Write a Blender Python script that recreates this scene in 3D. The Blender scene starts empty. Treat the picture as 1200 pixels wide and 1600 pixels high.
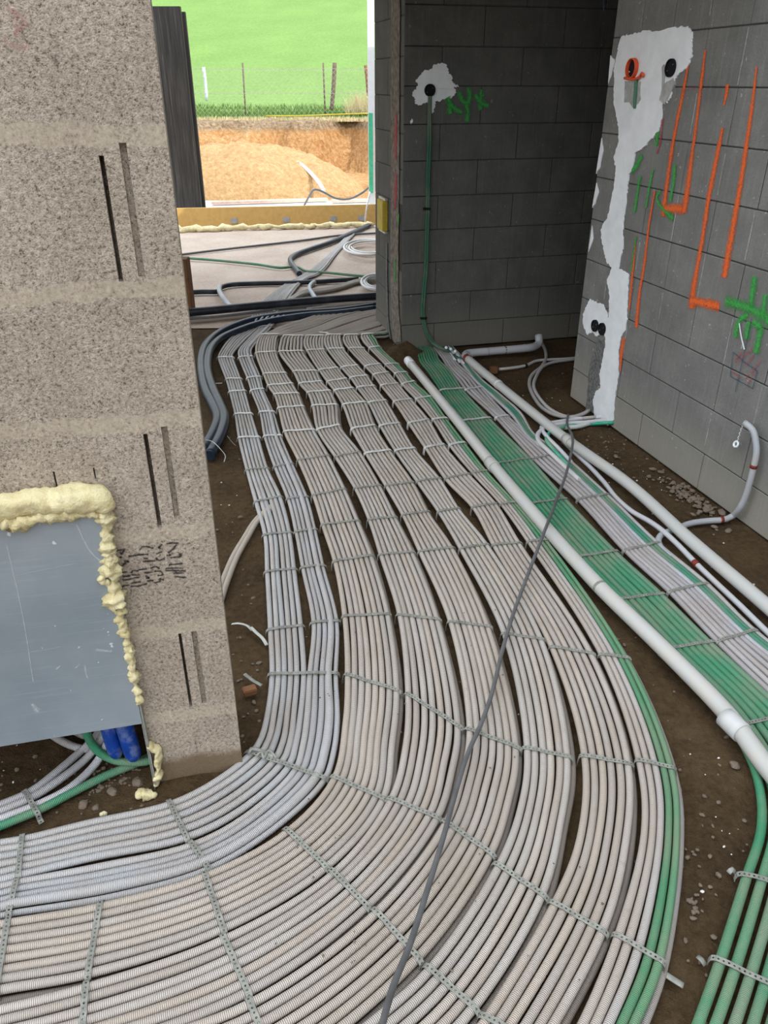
import bpy, bmesh, math, random
import numpy as np
from mathutils import Vector, noise, Matrix

random.seed(7); rng = np.random.default_rng(7)
scene = bpy.context.scene
COL = scene.collection

# ---------------------------------------------------------------- camera
FPX = 1218.0; TH = math.radians(28.8); EYE = 1.58
SN, CS = math.sin(TH), math.cos(TH)
cam_d = bpy.data.cameras.new('camera'); cam = bpy.data.objects.new('camera', cam_d)
COL.objects.link(cam); scene.camera = cam
cam_d.sensor_fit = 'HORIZONTAL'; cam_d.sensor_width = 36.0; cam_d.lens = 36.0 * FPX / 1200.0
cam_d.clip_start = 0.02; cam_d.clip_end = 400
cam.location = (0, 0, EYE); cam.rotation_euler = (math.radians(90) - TH, 0, 0)

# ---------------------------------------------------------------- light
world = bpy.data.worlds.new('sky'); scene.world = world; world.use_nodes = True
wn = world.node_tree.nodes; wl = world.node_tree.links; wn.clear()
wo = wn.new('ShaderNodeOutputWorld'); wb = wn.new('ShaderNodeBackground')
tc = wn.new('ShaderNodeTexCoord'); sx = wn.new('ShaderNodeSeparateXYZ'); cr = wn.new('ShaderNodeValToRGB')
cr.color_ramp.elements[0].position = 0.0; cr.color_ramp.elements[0].color = (0.42, 0.41, 0.40, 1)
cr.color_ramp.elements[1].position = 0.8; cr.color_ramp.elements[1].color = (1.36, 1.46, 1.58, 1)
wl.new(tc.outputs['Generated'], sx.inputs[0]); wl.new(sx.outputs['Z'], cr.inputs[0])
wl.new(cr.outputs[0], wb.inputs[0]); wb.inputs[1].default_value = 1.0; wl.new(wb.outputs[0], wo.inputs[0])
sun_d = bpy.data.lights.new('sun', 'SUN'); sun = bpy.data.objects.new('sun', sun_d); COL.objects.link(sun)
sun_d.energy = 1.5; sun_d.angle = math.radians(0.6); sun_d.color = (1, 0.95, 0.86)
sdir = Vector((0.66, -0.42, 0.62)).normalized()
sun.rotation_euler = sdir.to_track_quat('Z', 'Y').to_euler(); sun.location = (8, -6, 9)
vs = scene.view_settings
vs.view_transform = 'Standard'; vs.look = 'None'; vs.gamma = 1.0; vs.use_curve_mapping = False
vs.exposure = 1.12

# ---------------------------------------------------------------- measuring helpers (survey of the place from the photo)
def ray(u, v):
    a = (u - 600) / FPX; b = -(v - 800) / FPX
    return (a, CS + b * SN, -SN + b * CS)
def G(u, v, z=0.0):
    r = ray(u, v); t = (z - EYE) / r[2]
    return Vector((r[0] * t, r[1] * t, z))
def AY(u, v, Y):
    r = ray(u, v); t = Y / r[1]
    return Vector((r[0] * t, Y, EYE + r[2] * t))
class Wall:
    def __init__(s, a, d):
        L = math.hypot(*d); s.a = a; s.d = (d[0] / L, d[1] / L); s.n = (s.d[1], -s.d[0])
        if s.n[0] * -s.a[0] + s.n[1] * -s.a[1] < 0: s.n = (-s.n[0], -s.n[1])
    def sz(s, u, v, off=0.0):
        ax = s.a[0] + s.n[0] * off; ay = s.a[1] + s.n[1] * off; dx, dy = s.d; r = ray(u, v)
        det = r[0] * (-dy) + dx * r[1]; t = (ax * (-dy) + dx * ay) / det
        return (t * r[0] - ax) * dx + (t * r[1] - ay) * dy, EYE + t * r[2]
    def P(s, q, z, off=0.0):
        return Vector((s.a[0] + s.d[0] * q + s.n[0] * off, s.a[1] + s.d[1] * q + s.n[1] * off, z))
    def px(s, u, v, off=0.0):
        q, z = s.sz(u, v, off); return s.P(q, z, off)
pc = G(380, 1200); an = math.radians(13.5)
PIER = Wall((pc.x, pc.y), (math.cos(an), math.sin(an)))
ra, rb = G(925, 645), G(1136, 799)
RIGHT = Wall((ra.x, ra.y), (rb.x - ra.x, rb.y - ra.y))
ba = G(627, 548); an = math.radians(14.5)
BACK = Wall((ba.x, ba.y), (math.cos(an), math.sin(an)))
ENDF = Wall((ba.x, ba.y), (-math.sin(an) , math.cos(an)))
ENDF.n = (-ENDF.d[1], ENDF.d[0]) if (-ENDF.d[1]) < 0 else (ENDF.d[1], -ENDF.d[0])

# ---------------------------------------------------------------- object helpers
def tag(o, label=None, cat=None, group=None, kind=None):
    if label: o['label'] = label
    if cat: o['category'] = cat
    if group: o['group'] = group
    if kind: o['kind'] = kind
    return o
def link(name, me, mat=None, parent=None, color=None):
    o = bpy.data.objects.new(name, me); COL.objects.link(o)
    if mat is not None: me.materials.append(mat)
    if parent is not None: o.parent = parent
    if color: o.color = (*color, 1)
    return o
def empty(name, loc, rz=0):
    o = bpy.data.objects.new(name, None); COL.objects.link(o); o.location = loc; o.rotation_euler = (0, 0, rz)
    o.empty_display_size = 0.05; return o
def keep(o, root):
    """children are modelled in world coordinates; this leaves them in place under an empty"""
    bpy.context.view_layer.update()
    o.parent = root; o.matrix_parent_inverse = Matrix.Translation(root.location).inverted() if root.type == 'EMPTY' else Matrix()
    return o
def mesh(name, verts, faces, mat, parent=None, smooth=False, color=None):
    me = bpy.data.meshes.new(name); me.from_pydata([tuple(v) for v in verts], [], faces); me.update()
    if smooth: me.polygons.foreach_set('use_smooth', [True] * len(me.polygons))
    o = link(name, me, mat, None, color)
    if parent is not None: keep(o, parent)
    return o
def resample(pts, step, closed=False):
    P = np.array([tuple(p) for p in pts], float); n = len(P)
    if n == 2:
        L = np.linalg.norm(P[1] - P[0]); k = max(2, int(L / step) + 1)
        t = np.linspace(0, 1, k)[:, None]; return P[0] * (1 - t) + P[1] * t
    Q = np.vstack([2 * P[0] - P[1], P, 2 * P[-1] - P[-2]]); out = []
    for i in range(n - 1):
        p0, p1, p2, p3 = Q[i:i + 4]
        # centripetal catmull-rom
        t1 = max(np.linalg.norm(p1 - p0), 1e-5) ** .5; t2 = t1 + max(np.linalg.norm(p2 - p1), 1e-5) ** .5
        t3 = t2 + max(np.linalg.norm(p3 - p2), 1e-5) ** .5
        k = max(1, int(np.linalg.norm(p2 - p1) / step))
        t = (t1 + (t2 - t1) * np.arange(k) / k)[:, None]
        A1 = (t1 - t) / t1 * p0 + t / t1 * p1
        A2 = (t2 - t) / (t2 - t1) * p1 + (t - t1) / (t2 - t1) * p2
        A3 = (t3 - t) / (t3 - t2) * p2 + (t - t2) / (t3 - t2) * p3
        B1 = (t2 - t) / t2 * A1 + t / t2 * A2
        B2 = (t3 - t) / (t3 - t1) * A2 + (t - t1) / (t3 - t1) * A3
        out.append((t2 - t) / (t2 - t1) * B1 + (t - t1) / (t2 - t1) * B2)
    out.append(P[-1:]); return np.vstack(out)
def sweep(P, r, sides=10, cap=True, flat=1.0):
    """tube along P, r scalar or array; returns verts, faces, uvs(per loop)"""
    n = len(P); T = np.gradient(P, axis=0); T /= np.maximum(np.linalg.norm(T, axis=1)[:, None], 1e-9)
    r = np.full(n, r) if np.isscalar(r) else np.asarray(r)
    up = np.array([0, 0, 1.0]); 
    if abs(T[0][2]) > .8: up = np.array([1.0, 0, 0])
    N = np.zeros_like(P); v = up - T[0] * np.dot(up, T[0]); N[0] = v / np.linalg.norm(v)
    for i in range(1, n):
        v = N[i - 1] - T[i] * np.dot(N[i - 1], T[i]); N[i] = v / max(np.linalg.norm(v), 1e-9)
    B = np.cross(T, N); a = np.arange(sides) * 2 * np.pi / sides
    V = P[:, None, :] + r[:, None, None] * (np.cos(a)[None, :, None] * N[:, None, :] * flat + np.sin(a)[None, :, None] * B[:, None, :])
    V = V.reshape(-1, 3)
    i, j = np.meshgrid(np.arange(n - 1), np.arange(sides), indexing='ij'); i = i.ravel(); j = j.ravel(); j2 = (j + 1) % sides
    Fq = np.stack([i * sides + j, i * sides + j2, (i + 1) * sides + j2, (i + 1) * sides + j], 1)
    L = np.concatenate([[0], np.cumsum(np.linalg.norm(np.diff(P, axis=0), axis=1))])
    U = np.stack([np.stack([j / sides, L[i]], 1), np.stack([(j + 1) / sides, L[i]], 1),
                  np.stack([(j + 1) / sides, L[i + 1]], 1), np.stack([j / sides, L[i + 1]], 1)], 1).reshape(-1, 2)
    return V, Fq, U, (list(range(sides))[::-1], [(n - 1) * sides + k for k in range(sides)]) if cap else ()
def tube_mesh(name, P, r, sides=10, cap=True, flat=1.0):
    V, Fq, U, caps = sweep(P, r, sides, cap, flat)
    me = bpy.data.meshes.new(name); nf = len(Fq) + len(caps); nl = len(Fq) * 4 + sum(len(c) for c in caps)
    me.vertices.add(len(V)); me.vertices.foreach_set('co', V.astype(np.float32).ravel())
    me.loops.add(nl); li = np.concatenate([Fq.ravel()] + [np.array(c) for c in caps]); me.loops.foreach_set('vertex_index', li.astype(np.int32))
    me.polygons.add(nf); st = list(range(0, len(Fq) * 4, 4)); s = len(Fq) * 4
    for c in caps: st.append(s); s += len(c)
    me.polygons.foreach_set('loop_start', np.array(st, np.int32))
    me.update(calc_edges=True)
    uv = me.uv_layers.new(name='UVMap'); UU = np.zeros((nl, 2), np.float32); UU[:len(U)] = U; uv.data.foreach_set('uv', UU.ravel())
    sm = np.ones(nf, bool); sm[len(Fq):] = False; me.polygons.foreach_set('use_smooth', sm); me.validate()
    return me
def tube(name, pts, r, mat, parent=None, color=None, step=.03, sides=10, flat=1.0, cap=True):
    P = resample(pts, step)
    o = link(name, tube_mesh(name, P, r, sides, cap, flat), mat, None, color)
    if parent is not None: keep(o, parent)
    return o
def box_bm(bm, c, sx, sy, sz, ax=(1, 0), base=False):
    """axis-aligned in frame (ax, perp, z); c centre"""
    dx, dy = ax; vs_ = []
    for k in (-.5, .5):
        for (i, j) in ((-.5, -.5), (.5, -.5), (.5, .5), (-.5, .5)):
            vs_.append(bm.verts.new((c[0] + dx * sx * i - dy * sy * j, c[1] + dy * sx * i + dx * sy * j, c[2] + sz * k)))
    for f in ((3, 2, 1, 0), (4, 5, 6, 7), (0, 1, 5, 4), (1, 2, 6, 5), (2, 3, 7, 6), (3, 0, 4, 7)):
        bm.faces.new([vs_[q] for q in f])
    return vs_
def bm_obj(name, bm, mat, parent=None, bevel=0, smooth=False, color=None, seg=2):
    bmesh.ops.recalc_face_normals(bm, faces=bm.faces)
    if bevel: bmesh.ops.bevel(bm, geom=list(bm.edges), offset=bevel, segments=seg, affect='EDGES', clamp_overlap=True)
    me = bpy.data.meshes.new(name); bm.to_mesh(me); bm.free()
    if smooth: me.polygons.foreach_set('use_smooth', [True] * len(me.polygons))
    o = link(name, me, mat, None, color)
    if parent is not None: keep(o, parent)
    return o
def box(name, c, s, mat, ax=(1, 0), parent=None, bevel=0.0, color=None):
    bm = bmesh.new(); box_bm(bm, c, *s, ax=ax); return bm_obj(name, bm, mat, parent, bevel, color=color)
def fbm(x, y, z=0, o=4):
    return noise.fractal(Vector((x, y, z)), 1.0, 2.0, o)

# ---------------------------------------------------------------- materials
class NT:
    def __init__(s, name):
        s.m = bpy.data.materials.new(name); s.m.use_nodes = True; s.t = s.m.node_tree; s.n = s.t.nodes; s.l = s.t.links
        s.b = s.n['Principled BSDF']; s.out = s.n['Material Output']; s.b.inputs['Specular IOR Level'].default_value = .3
    def new(s, typ, **kw):
        x = s.n.new(typ)
        for k, v in kw.items(): setattr(x, k, v)
        return x
    def lk(s, a, b): s.l.new(a, b)
    def coord(s, kind='Object', scale=None):
        t = s.new('ShaderNodeTexCoord'); o = t.outputs[kind]
        if scale is not None:
            m = s.new('ShaderNodeMapping'); s.lk(o, m.inputs[0]); m.inputs['Scale'].default_value = scale; o = m.outputs[0]
        return o
    def noise(s, scale, detail=4, rough=.55, co=None, dist=0):
        x = s.new('ShaderNodeTexNoise'); x.inputs['Scale'].default_value = scale; x.inputs['Detail'].default_value = detail
        x.inputs['Roughness'].default_value = rough; x.inputs['Distortion'].default_value = dist
        if co is not None: s.lk(co, x.inputs['Vector'])
        return x.outputs['Fac']
    def ramp(s, fac, stops):
        x = s.new('ShaderNodeValToRGB'); e = x.color_ramp.elements
        while len(e) < len(stops): e.new(.5)
        for q, (p, c) in zip(e, stops): q.position = p; q.color = (*c, 1) if len(c) == 3 else c
        s.lk(fac, x.inputs[0]); return x.outputs[0]
    def mix(s, fac, a, b, mode='MIX'):
        x = s.new('ShaderNodeMix', data_type='RGBA', blend_type=mode)
        for v, k in ((fac, 0), (a, 6), (b, 7)):
            if isinstance(v, (int, float)): x.inputs[k].default_value = v if k == 0 else (v, v, v, 1)
            elif isinstance(v, tuple): x.inputs[k].default_value = (*v, 1)
            else: s.lk(v, x.inputs[k])
        return x.outputs[2]
    def math(s, op, a, b=0.0, c=None, clamp=False):
        x = s.new('ShaderNodeMath', operation=op); x.use_clamp = clamp
        for v, k in ((a, 0), (b, 1), (c, 2)):
            if v is None: continue
            if isinstance(v, (int, float)): x.inputs[k].default_value = v
            else: s.lk(v, x.inputs[k])
        return x.outputs[0]
    def bump(s, h, strength=.3, dist=.01):
        x = s.new('ShaderNodeBump'); x.inputs['Strength'].default_value = strength; x.inputs['Distance'].default_value = dist
        s.lk(h, x.inputs['Height']); s.lk(x.outputs[0], s.b.inputs['Normal'])
    def col(s, c):
        if isinstance(c, tuple): s.b.inputs['Base Color'].default_value = (*c, 1)
        else: s.lk(c, s.b.inputs['Base Color'])
    def rough(s, v):
        if isinstance(v, (int, float)): s.b.inputs['Roughness'].default_value = v
        else: s.lk(v, s.b.inputs['Roughness'])

def m_conduit():
    s = NT('corrugated_plastic')
    oi = s.new('ShaderNodeObjectInfo'); co = s.coord('Object'); uv = s.coord('UV'); sp = s.new('ShaderNodeSeparateXYZ'); s.lk(uv, sp.inputs[0])
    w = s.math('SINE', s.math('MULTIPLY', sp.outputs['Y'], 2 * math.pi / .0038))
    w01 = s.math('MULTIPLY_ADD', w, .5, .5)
    n1 = s.noise(5, 5, .6, co); n2 = s.noise(60, 3, .7, co)
    dust = s.ramp(n1, [(.42, (0, 0, 0)), (.66, (1, 1, 1))])
    c = s.mix(s.math('MULTIPLY', dust, .38), oi.outputs['Color'], (.42, .34, .26))
    sm = s.ramp(n2, [(.60, (0, 0, 0)), (.72, (1, 1, 1))])
    c = s.mix(s.math('MULTIPLY', sm, .22), c, (.25, .18, .12))
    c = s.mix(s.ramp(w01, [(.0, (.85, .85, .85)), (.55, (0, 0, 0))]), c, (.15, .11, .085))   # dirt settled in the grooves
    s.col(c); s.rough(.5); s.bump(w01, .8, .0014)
    return s.m
def m_plain(name, c, rough=.5, metal=0.0, var=.12, vs_=20, dirt=None, dirt_amt=.3, bump=0, bs=80):
    s = NT(name); co = s.coord('Object'); n = s.noise(vs_, 4, .6, co)
    d = tuple(x * (1 - var * 2) for x in c); b = tuple(min(1, x * (1 + var)) for x in c)
    k = s.ramp(n, [(.3, d), (.7, b)])
    if dirt:
        m = s.ramp(s.noise(vs_ * .4, 6, .65, co), [(.5, (0, 0, 0)), (.7, (1, 1, 1))]); k = s.mix(s.math('MULTIPLY', m, dirt_amt), k, dirt)
    s.col(k); s.rough(rough); s.b.inputs['Metallic'].default_value = metal
    if bump: s.bump(s.noise(bs, 5, .6, co), bump, .004)
    return s.m
def m_pier():
    s = NT('lightweight_aggregate_block'); co = s.coord('Object')
    sp = s.new('ShaderNodeSeparateXYZ'); s.lk(co, sp.inputs[0])
    g1 = s.noise(150, 3, .75, co); g2 = s.noise(300, 2, .8, co)
    v = s.new('ShaderNodeTexVoronoi'); v.inputs['Scale'].default_value = 190; s.lk(co, v.inputs['Vector'])
    base = s.ramp(g1, [(.30, (.09, .072, .058)), (.43, (.35, .295, .24)), (.58, (.47, .405, .335)), (.76, (.66, .59, .50))])
    big = s.ramp(s.noise(7, 4, .6, co), [(.3, (.86, .83, .80)), (.7, (1.05, 1.03, 1.0))])
    base = s.mix(1.0, base, big, 'MULTIPLY')
    pit = s.ramp(g2, [(.32, (1, 1, 1)), (.40, (0, 0, 0))]); base = s.mix(s.math('MULTIPLY', pit, .6), base, (.08, .06, .05))
    # flush yellowish mortar courses every 0.258 m
    wob = s.math('MULTIPLY', s.math('SUBTRACT', s.noise(14, 4, .6, co), .5), .035)
    zz = s.math('ADD', s.math('ADD', sp.outputs['Z'], wob), -0.215 + .258 * 5)
    fr = s.math('ABSOLUTE', s.math('SUBTRACT', s.math('FRACT', s.math('DIVIDE', s.math('ADD', zz, .129), .258)), .5))
    mm = s.ramp(fr, [(.055, (1, 1, 1)), (.075, (0, 0, 0))])
    mc = s.ramp(s.noise(90, 4, .6, co), [(.3, (.36, .30, .22)), (.7, (.50, .43, .32))])
    base = s.mix(s.math('MULTIPLY', s.math('MULTIPLY', mm, s.ramp(s.noise(22, 5, .7, co), [(.35, (.15, .15, .15)), (.6, (1, 1, 1))])), .6), base, mc)
    foot = s.math('MULTIPLY', s.ramp(s.math('ADD', sp.outputs['Z'], s.math('MULTIPLY', wob, 1.5)), [(.06, (1, 1, 1)), (.085, (0, 0, 0))]), .9)
    base = s.mix(foot, base, (.17, .115, .065))
    s.col(base); s.rough(.9)
    h = s.mix(mm, s.mix(.5, g1, g2), .55); s.bump(h, .9, .004); return s.m
def m_block(nm='grey_concrete_block', dk=1.0):
    s = NT(nm); co = s.coord('Object')
    n = s.noise(5, 6, .65, co); f = s.noise(160, 3, .7, co); st = s.noise(1.0, 5, .7, s.coord('Object', (60, 60, 3)))
    c = s.ramp(n, [(.25, (.135, .133, .125)), (.5, (.18, .178, .168)), (.75, (.235, .23, .215))])
    c = s.mix(s.math('MULTIPLY', s.ramp(st, [(.52, (0, 0, 0)), (.72, (1, 1, 1))]), .35), c, (.30, .29, .28))
    sp = s.ramp(s.noise(38, 2, .6, co), [(.70, (0, 0, 0)), (.74, (1, 1, 1))]); c = s.mix(s.math('MULTIPLY', sp, .5), c, (.5, .5, .47))
    c = s.mix(s.math('MULTIPLY', s.ramp(f, [(.35, (1, 1, 1)), (.5, (0, 0, 0))]), .35), c, (.09, .088, .08))
    z = s.new('ShaderNodeSeparateXYZ'); s.lk(co, z.inputs[0])
    low = s.ramp(s.math('ADD', z.outputs['Z'], s.math('MULTIPLY', s.math('SUBTRACT', n, .5), .35)), [(.02, (1, 1, 1)), (.30, (0, 0, 0))])
    c = s.mix(s.math('MULTIPLY', low, .55), c, (.36, .33, .26))
    if dk < 1: c = s.mix(1.0, c, (dk, dk, dk * .98), 'MULTIPLY')  # shade multiplied into the block colour
    s.col(c); s.rough(.85); s.bump(f, .35, .002); return s.m
def m_dirt():
    s = NT('packed_earth'); co = s.coord('Object')
    a = s.noise(3, 6, .6, co); b = s.noise(45, 6, .7, co); c = s.noise(170, 3, .7, co)
    k = s.ramp(a, [(.3, (.040, .024, .011)), (.5, (.075, .046, .021)), (.72, (.125, .080, .040))])
    k = s.mix(.45, k, s.ramp(b, [(.3, (.028, .017, .009)), (.7, (.145, .098, .055))]))
    sp = s.ramp(c, [(.70, (0, 0, 0)), (.76, (1, 1, 1))]); k = s.mix(s.math('MULTIPLY', sp, .3), k, (.36, .29, .2))
    s.col(k); s.rough(.92); s.b.inputs['Specular IOR Level'].default_value = .12; s.bump(s.mix(.4, b, c), 1.0, .018); return s.m
def m_soil_out(nm='sunlit_clay', pale=0.0):
    s = NT(nm); co = s.coord('Object')
    a = s.noise(1.3, 6, .65, co); b = s.noise(14, 6, .75, co)
    k = s.ramp(a, [(.3, (.30, .13, .04)), (.5, (.44, .22, .08)), (.7, (.56, .34, .15))])
    k = s.mix(.6, k, s.ramp(b, [(.3, (.13, .05, .015)), (.48, (.40, .21, .08)), (.68, (.66, .48, .26))]))
    zz_ = s.new('ShaderNodeSeparateXYZ'); s.lk(co, zz_.inputs[0])
    top = s.ramp(s.math('ADD', zz_.outputs['Z'], s.math('MULTIPLY', s.math('SUBTRACT', b, .5), .25)), [(.70, (0, 0, 0)), (.78, (1, 1, 1))])
    if not pale: k = s.mix(s.math('MULTIPLY', top, .85), k, s.ramp(b, [(.35, (.09, .06, .035)), (.65, (.38, .30, .20))]))
    if pale: k = s.mix(pale, k, (.70, .55, .30))
    s.col(k); s.rough(.95); s.bump(b, 1.0, .05); return s.m
def m_grass():
    s = NT('meadow_grass'); co = s.coord('Object', (1, .35, 1)); a = s.noise(.35, 6, .6, co); b = s.noise(9, 6, .8, co)
    k = s.ramp(a, [(.3, (.085, .17, .022)), (.7, (.13, .235, .04))]); k = s.mix(.4, k, s.ramp(b, [(.3, (.04, .14, .012)), (.7, (.26, .40, .10))]))
    s.col(k); s.rough(.9); s.bump(b, .6, .05); return s.m
def m_screed():
    s = NT('dusty_screed'); co = s.coord('Object'); a = s.noise(2.2, 6, .6, co); b = s.noise(30, 6, .7, s.coord('Object', (1, 2.2, 1)))
    k = s.ramp(a, [(.3, (.33, .25, .19)), (.7, (.52, .43, .36))]); k = s.mix(.45, k, s.ramp(b, [(.3, (.26, .19, .14)), (.7, (.58, .50, .43))]))
    s.col(k); s.rough(.8); s.bump(b, .3, .004); return s.m
def m_spray(name, c, amt=1.0):
    s = NT(name); uv = s.coord('UV'); co = s.coord('Object'); sp = s.new('ShaderNodeSeparateXYZ'); s.lk(uv, sp.inputs[0])
    e = s.math('SUBTRACT', 1.0, s.math('ABSOLUTE', s.math('MULTIPLY_ADD', sp.outputs['X'], 2.0, -1.0)))
    n = s.noise(120, 3, .7, co); n2 = s.noise(9, 3, .6, co)
    al = s.math('MULTIPLY', e, 1.55); al = s.math('ADD', al, s.math('MULTIPLY_ADD', n, 2.4, -1.5)); al = s.math('MULTIPLY', al, amt, clamp=True)
    s.col(s.mix(n2, tuple(x * .85 for x in c), c)); s.rough(.7); s.lk(al, s.b.inputs['Alpha']); return s.m
def m_steel():
    s = NT('galvanised_steel'); co = s.coord('Object'); n = s.noise(50, 4, .6, co)
    s.col(s.ramp(n, [(.3, (.19, .19, .165)), (.7, (.34, .34, .30))])); s.b.inputs['Metallic'].default_value = .15; s.rough(.5); return s.m
def m_sheet():
    s = NT('zinc_sheet'); co = s.coord('Object'); n = s.noise(3, 5, .6, co); st = s.noise(2, 4, .7, s.coord('Object', (3, 3, 90)))
    k = s.ramp(n, [(.3, (.23, .27, .30)), (.7, (.33, .37, .40))])
    k = s.mix(s.math('MULTIPLY', s.ramp(st, [(.55, (0, 0, 0)), (.8, (1, 1, 1))]), .35), k, (.45, .50, .55))
    sp = s.ramp(s.noise(55, 2, .5, co), [(.735, (0, 0, 0)), (.75, (1, 1, 1))]); k = s.mix(s.math('MULTIPLY', sp, .8), k, (.75, .77, .78))
    s.col(k); s.rough(.42); s.b.inputs['Metallic'].default_value = .25; return s.m
def m_pvc():
    s = NT('dusty_white_pvc'); co = s.coord('Object'); oi = s.new('ShaderNodeObjectInfo')
    n = s.noise(9, 5, .65, co); f = s.noise(70, 3, .6, co)
    k = s.mix(s.math('MULTIPLY', s.ramp(n, [(.45, (0, 0, 0)), (.7, (1, 1, 1))]), .35), oi.outputs['Color'], (.55, .48, .38))
    k = s.mix(s.math('MULTIPLY', s.ramp(f, [(.66, (0, 0, 0)), (.72, (1, 1, 1))]), .5), k, (.42, .36, .29))
    s.col(k); s.rough(.38); return s.m
def m_panel():
    s = NT('dark_formwork_board'); st = s.noise(1.6, 6, .7, s.coord('Object', (30, 30, 1.2)))
    s.col(s.ramp(st, [(.4, (.012, .011, .010)), (.62, (.035, .032, .029)), (.8, (.13, .12, .11))])); s.rough(.55); return s.m
def m_foam():
    s = NT('expanding_foam'); co = s.coord('Object'); n = s.noise(25, 4, .6, co)
    s.col(s.ramp(n, [(.3, (.60, .50, .25)), (.7, (.80, .72, .45))])); s.rough(.6); s.bump(s.noise(60, 5, .7, co), .8, .008); return s.m
M = dict(smear=m_plain('mortar_smear', (.33, .325, .31), .9, var=.2, vs_=40), steel_pale=m_plain('pale_steel', (.60, .60, .57), .4, metal=.1), heap=m_soil_out('spoil_clay', .22), cond=m_conduit(), pier=m_pier(), block=m_block(), block_shaded=m_block('shaded_concrete_block', .55), dirt=m_dirt(), clay=m_soil_out(), grass=m_grass(), screed=m_screed(),
         steel=m_steel(), sheet=m_sheet(), pvc=m_pvc(), foam=m_foam(),
         mortar=m_plain('joint_mortar', (.05, .049, .046), .9), plaster=m_plain('white_plaster', (.80, .82, .84), .75, var=.05, vs_=12, bump=.5, bs=40),
         slab=m_plain('concrete_slab', (.4, .39, .37), .9), black=m_plain('black_pipe', (.016, .019, .026), .38, dirt=(.10, .10, .11), dirt_amt=.4),
         blackcup=m_plain('black_plastic', (.006, .006, .007), .85), orange=m_plain('orange_plastic', (.75, .10, .03), .5),
         redring=m_plain('brown_seal', (.20, .03, .02), .5), blue=m_plain('blue_plastic', (.006, .05, .30), .45, vs_=60, dirt=(.3, .35, .45), dirt_amt=.5),
         insul=m_plain('blue_black_insulation', (.016, .026, .042), .36, dirt=(.10, .11, .12), dirt_amt=.25),
         beam=m_plain('yellow_board', (.60, .38, .13), .55, var=.06), greypatch=m_plain('grey_clip', (.35, .36, .37), .5),
         board=m_plain('pale_plank', (.75, .5, .38), .8), brownboard=m_plain('brown_wood', (.17, .075, .03), .8),
         panel=m_panel(),
         cable=m_plain('grey_cable', (.11, .11, .11), .5), rust=m_plain('rusty_metal', (.22, .10, .045), .8), post=m_plain('fence_post', (.16, .12, .09), .8),
         postw=m_plain('pale_post', (.62, .68, .75), .7), wire=m_plain('wire', (.45, .45, .42), .5, metal=.3), drygrass=m_plain('dry_grass', (.62, .52, .30), .9),
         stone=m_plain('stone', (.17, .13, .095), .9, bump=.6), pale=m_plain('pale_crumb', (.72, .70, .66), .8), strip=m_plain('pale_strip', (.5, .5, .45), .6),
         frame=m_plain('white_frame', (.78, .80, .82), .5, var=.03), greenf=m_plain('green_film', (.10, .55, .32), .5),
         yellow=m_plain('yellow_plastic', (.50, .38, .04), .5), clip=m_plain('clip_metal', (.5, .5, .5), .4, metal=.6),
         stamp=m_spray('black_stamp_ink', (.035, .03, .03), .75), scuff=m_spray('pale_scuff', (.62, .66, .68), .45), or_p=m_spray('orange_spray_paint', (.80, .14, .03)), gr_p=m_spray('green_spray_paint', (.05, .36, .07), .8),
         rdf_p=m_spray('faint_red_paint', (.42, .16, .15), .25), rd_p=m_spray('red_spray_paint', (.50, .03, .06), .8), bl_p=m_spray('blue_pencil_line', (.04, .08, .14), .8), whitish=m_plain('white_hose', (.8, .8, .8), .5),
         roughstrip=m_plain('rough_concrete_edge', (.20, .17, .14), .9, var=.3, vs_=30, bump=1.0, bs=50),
         recessgrey=m_plain('recess_grey', (.42, .42, .41), .9, var=.15, vs_=30, bump=.6), chase=m_plain('chase_shade_grey', (.17, .17, .165), .9, var=.3, vs_=60, bump=1.0, bs=90), slot=m_plain('block_core', (.10, .08, .065), .95))

# ---------------------------------------------------------------- setting: ground
def grid(name, x0, x1, y0, y1, step, fz, mat, kind='structure', stepy=None):
    xs = np.arange(x0, x1 + step * .5, step); ys = np.arange(y0, y1 + (stepy or step) * .5, stepy or step)
    V = [(x, y, fz(x, y)) for y in ys for x in xs]; nx = len(xs)
    Fq = [(j * nx + i, j * nx + i + 1, (j + 1) * nx + i + 1, (j + 1) * nx + i) for j in range(len(ys) - 1) for i in range(nx - 1)]
    o = mesh(name, V, Fq, mat, smooth=True); tag(o, kind=kind); return o
def cl(x): return max(0., min(1., x))
mound0 = G(628, 556)
def dirt_z(x, y):
    z = -.012 + .010 * fbm(x * 5, y * 5) + .006 * abs(fbm(x * 22, y * 22, 3))
    z += .075 * math.exp(-((x - mound0.x) ** 2 + (y - mound0.y) ** 2) / .022) * (1 + .6 * fbm(x * 14, y * 14, 9))
    c = PIER.P(-.13, 0, 0); z += .02 * math.exp(-((x - c.x) ** 2 + (y - c.y) ** 2) / .02)
    return z
grid('ground', -2.2, 2.7, .25, 5.75, .025, dirt_z, M['dirt'])
grid('ground', -7, 7, -6, .27, .3, lambda x, y: -.02, M['dirt'])
for a, b in ((-7, -2.2), (2.7, 7)): grid('ground', a, b, .25, 5.75, .3, lambda x, y: -.02, M['dirt'])
grid('floor', -7, 0.3, 5.7, 10.9, .1, lambda x, y: -.006 + .004 * fbm(x * 2, y * 2), M['screed'])
grid('floor', .3, 7, 5.7, 10.9, .3, lambda x, y: -.006, M['screed'])

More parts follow.
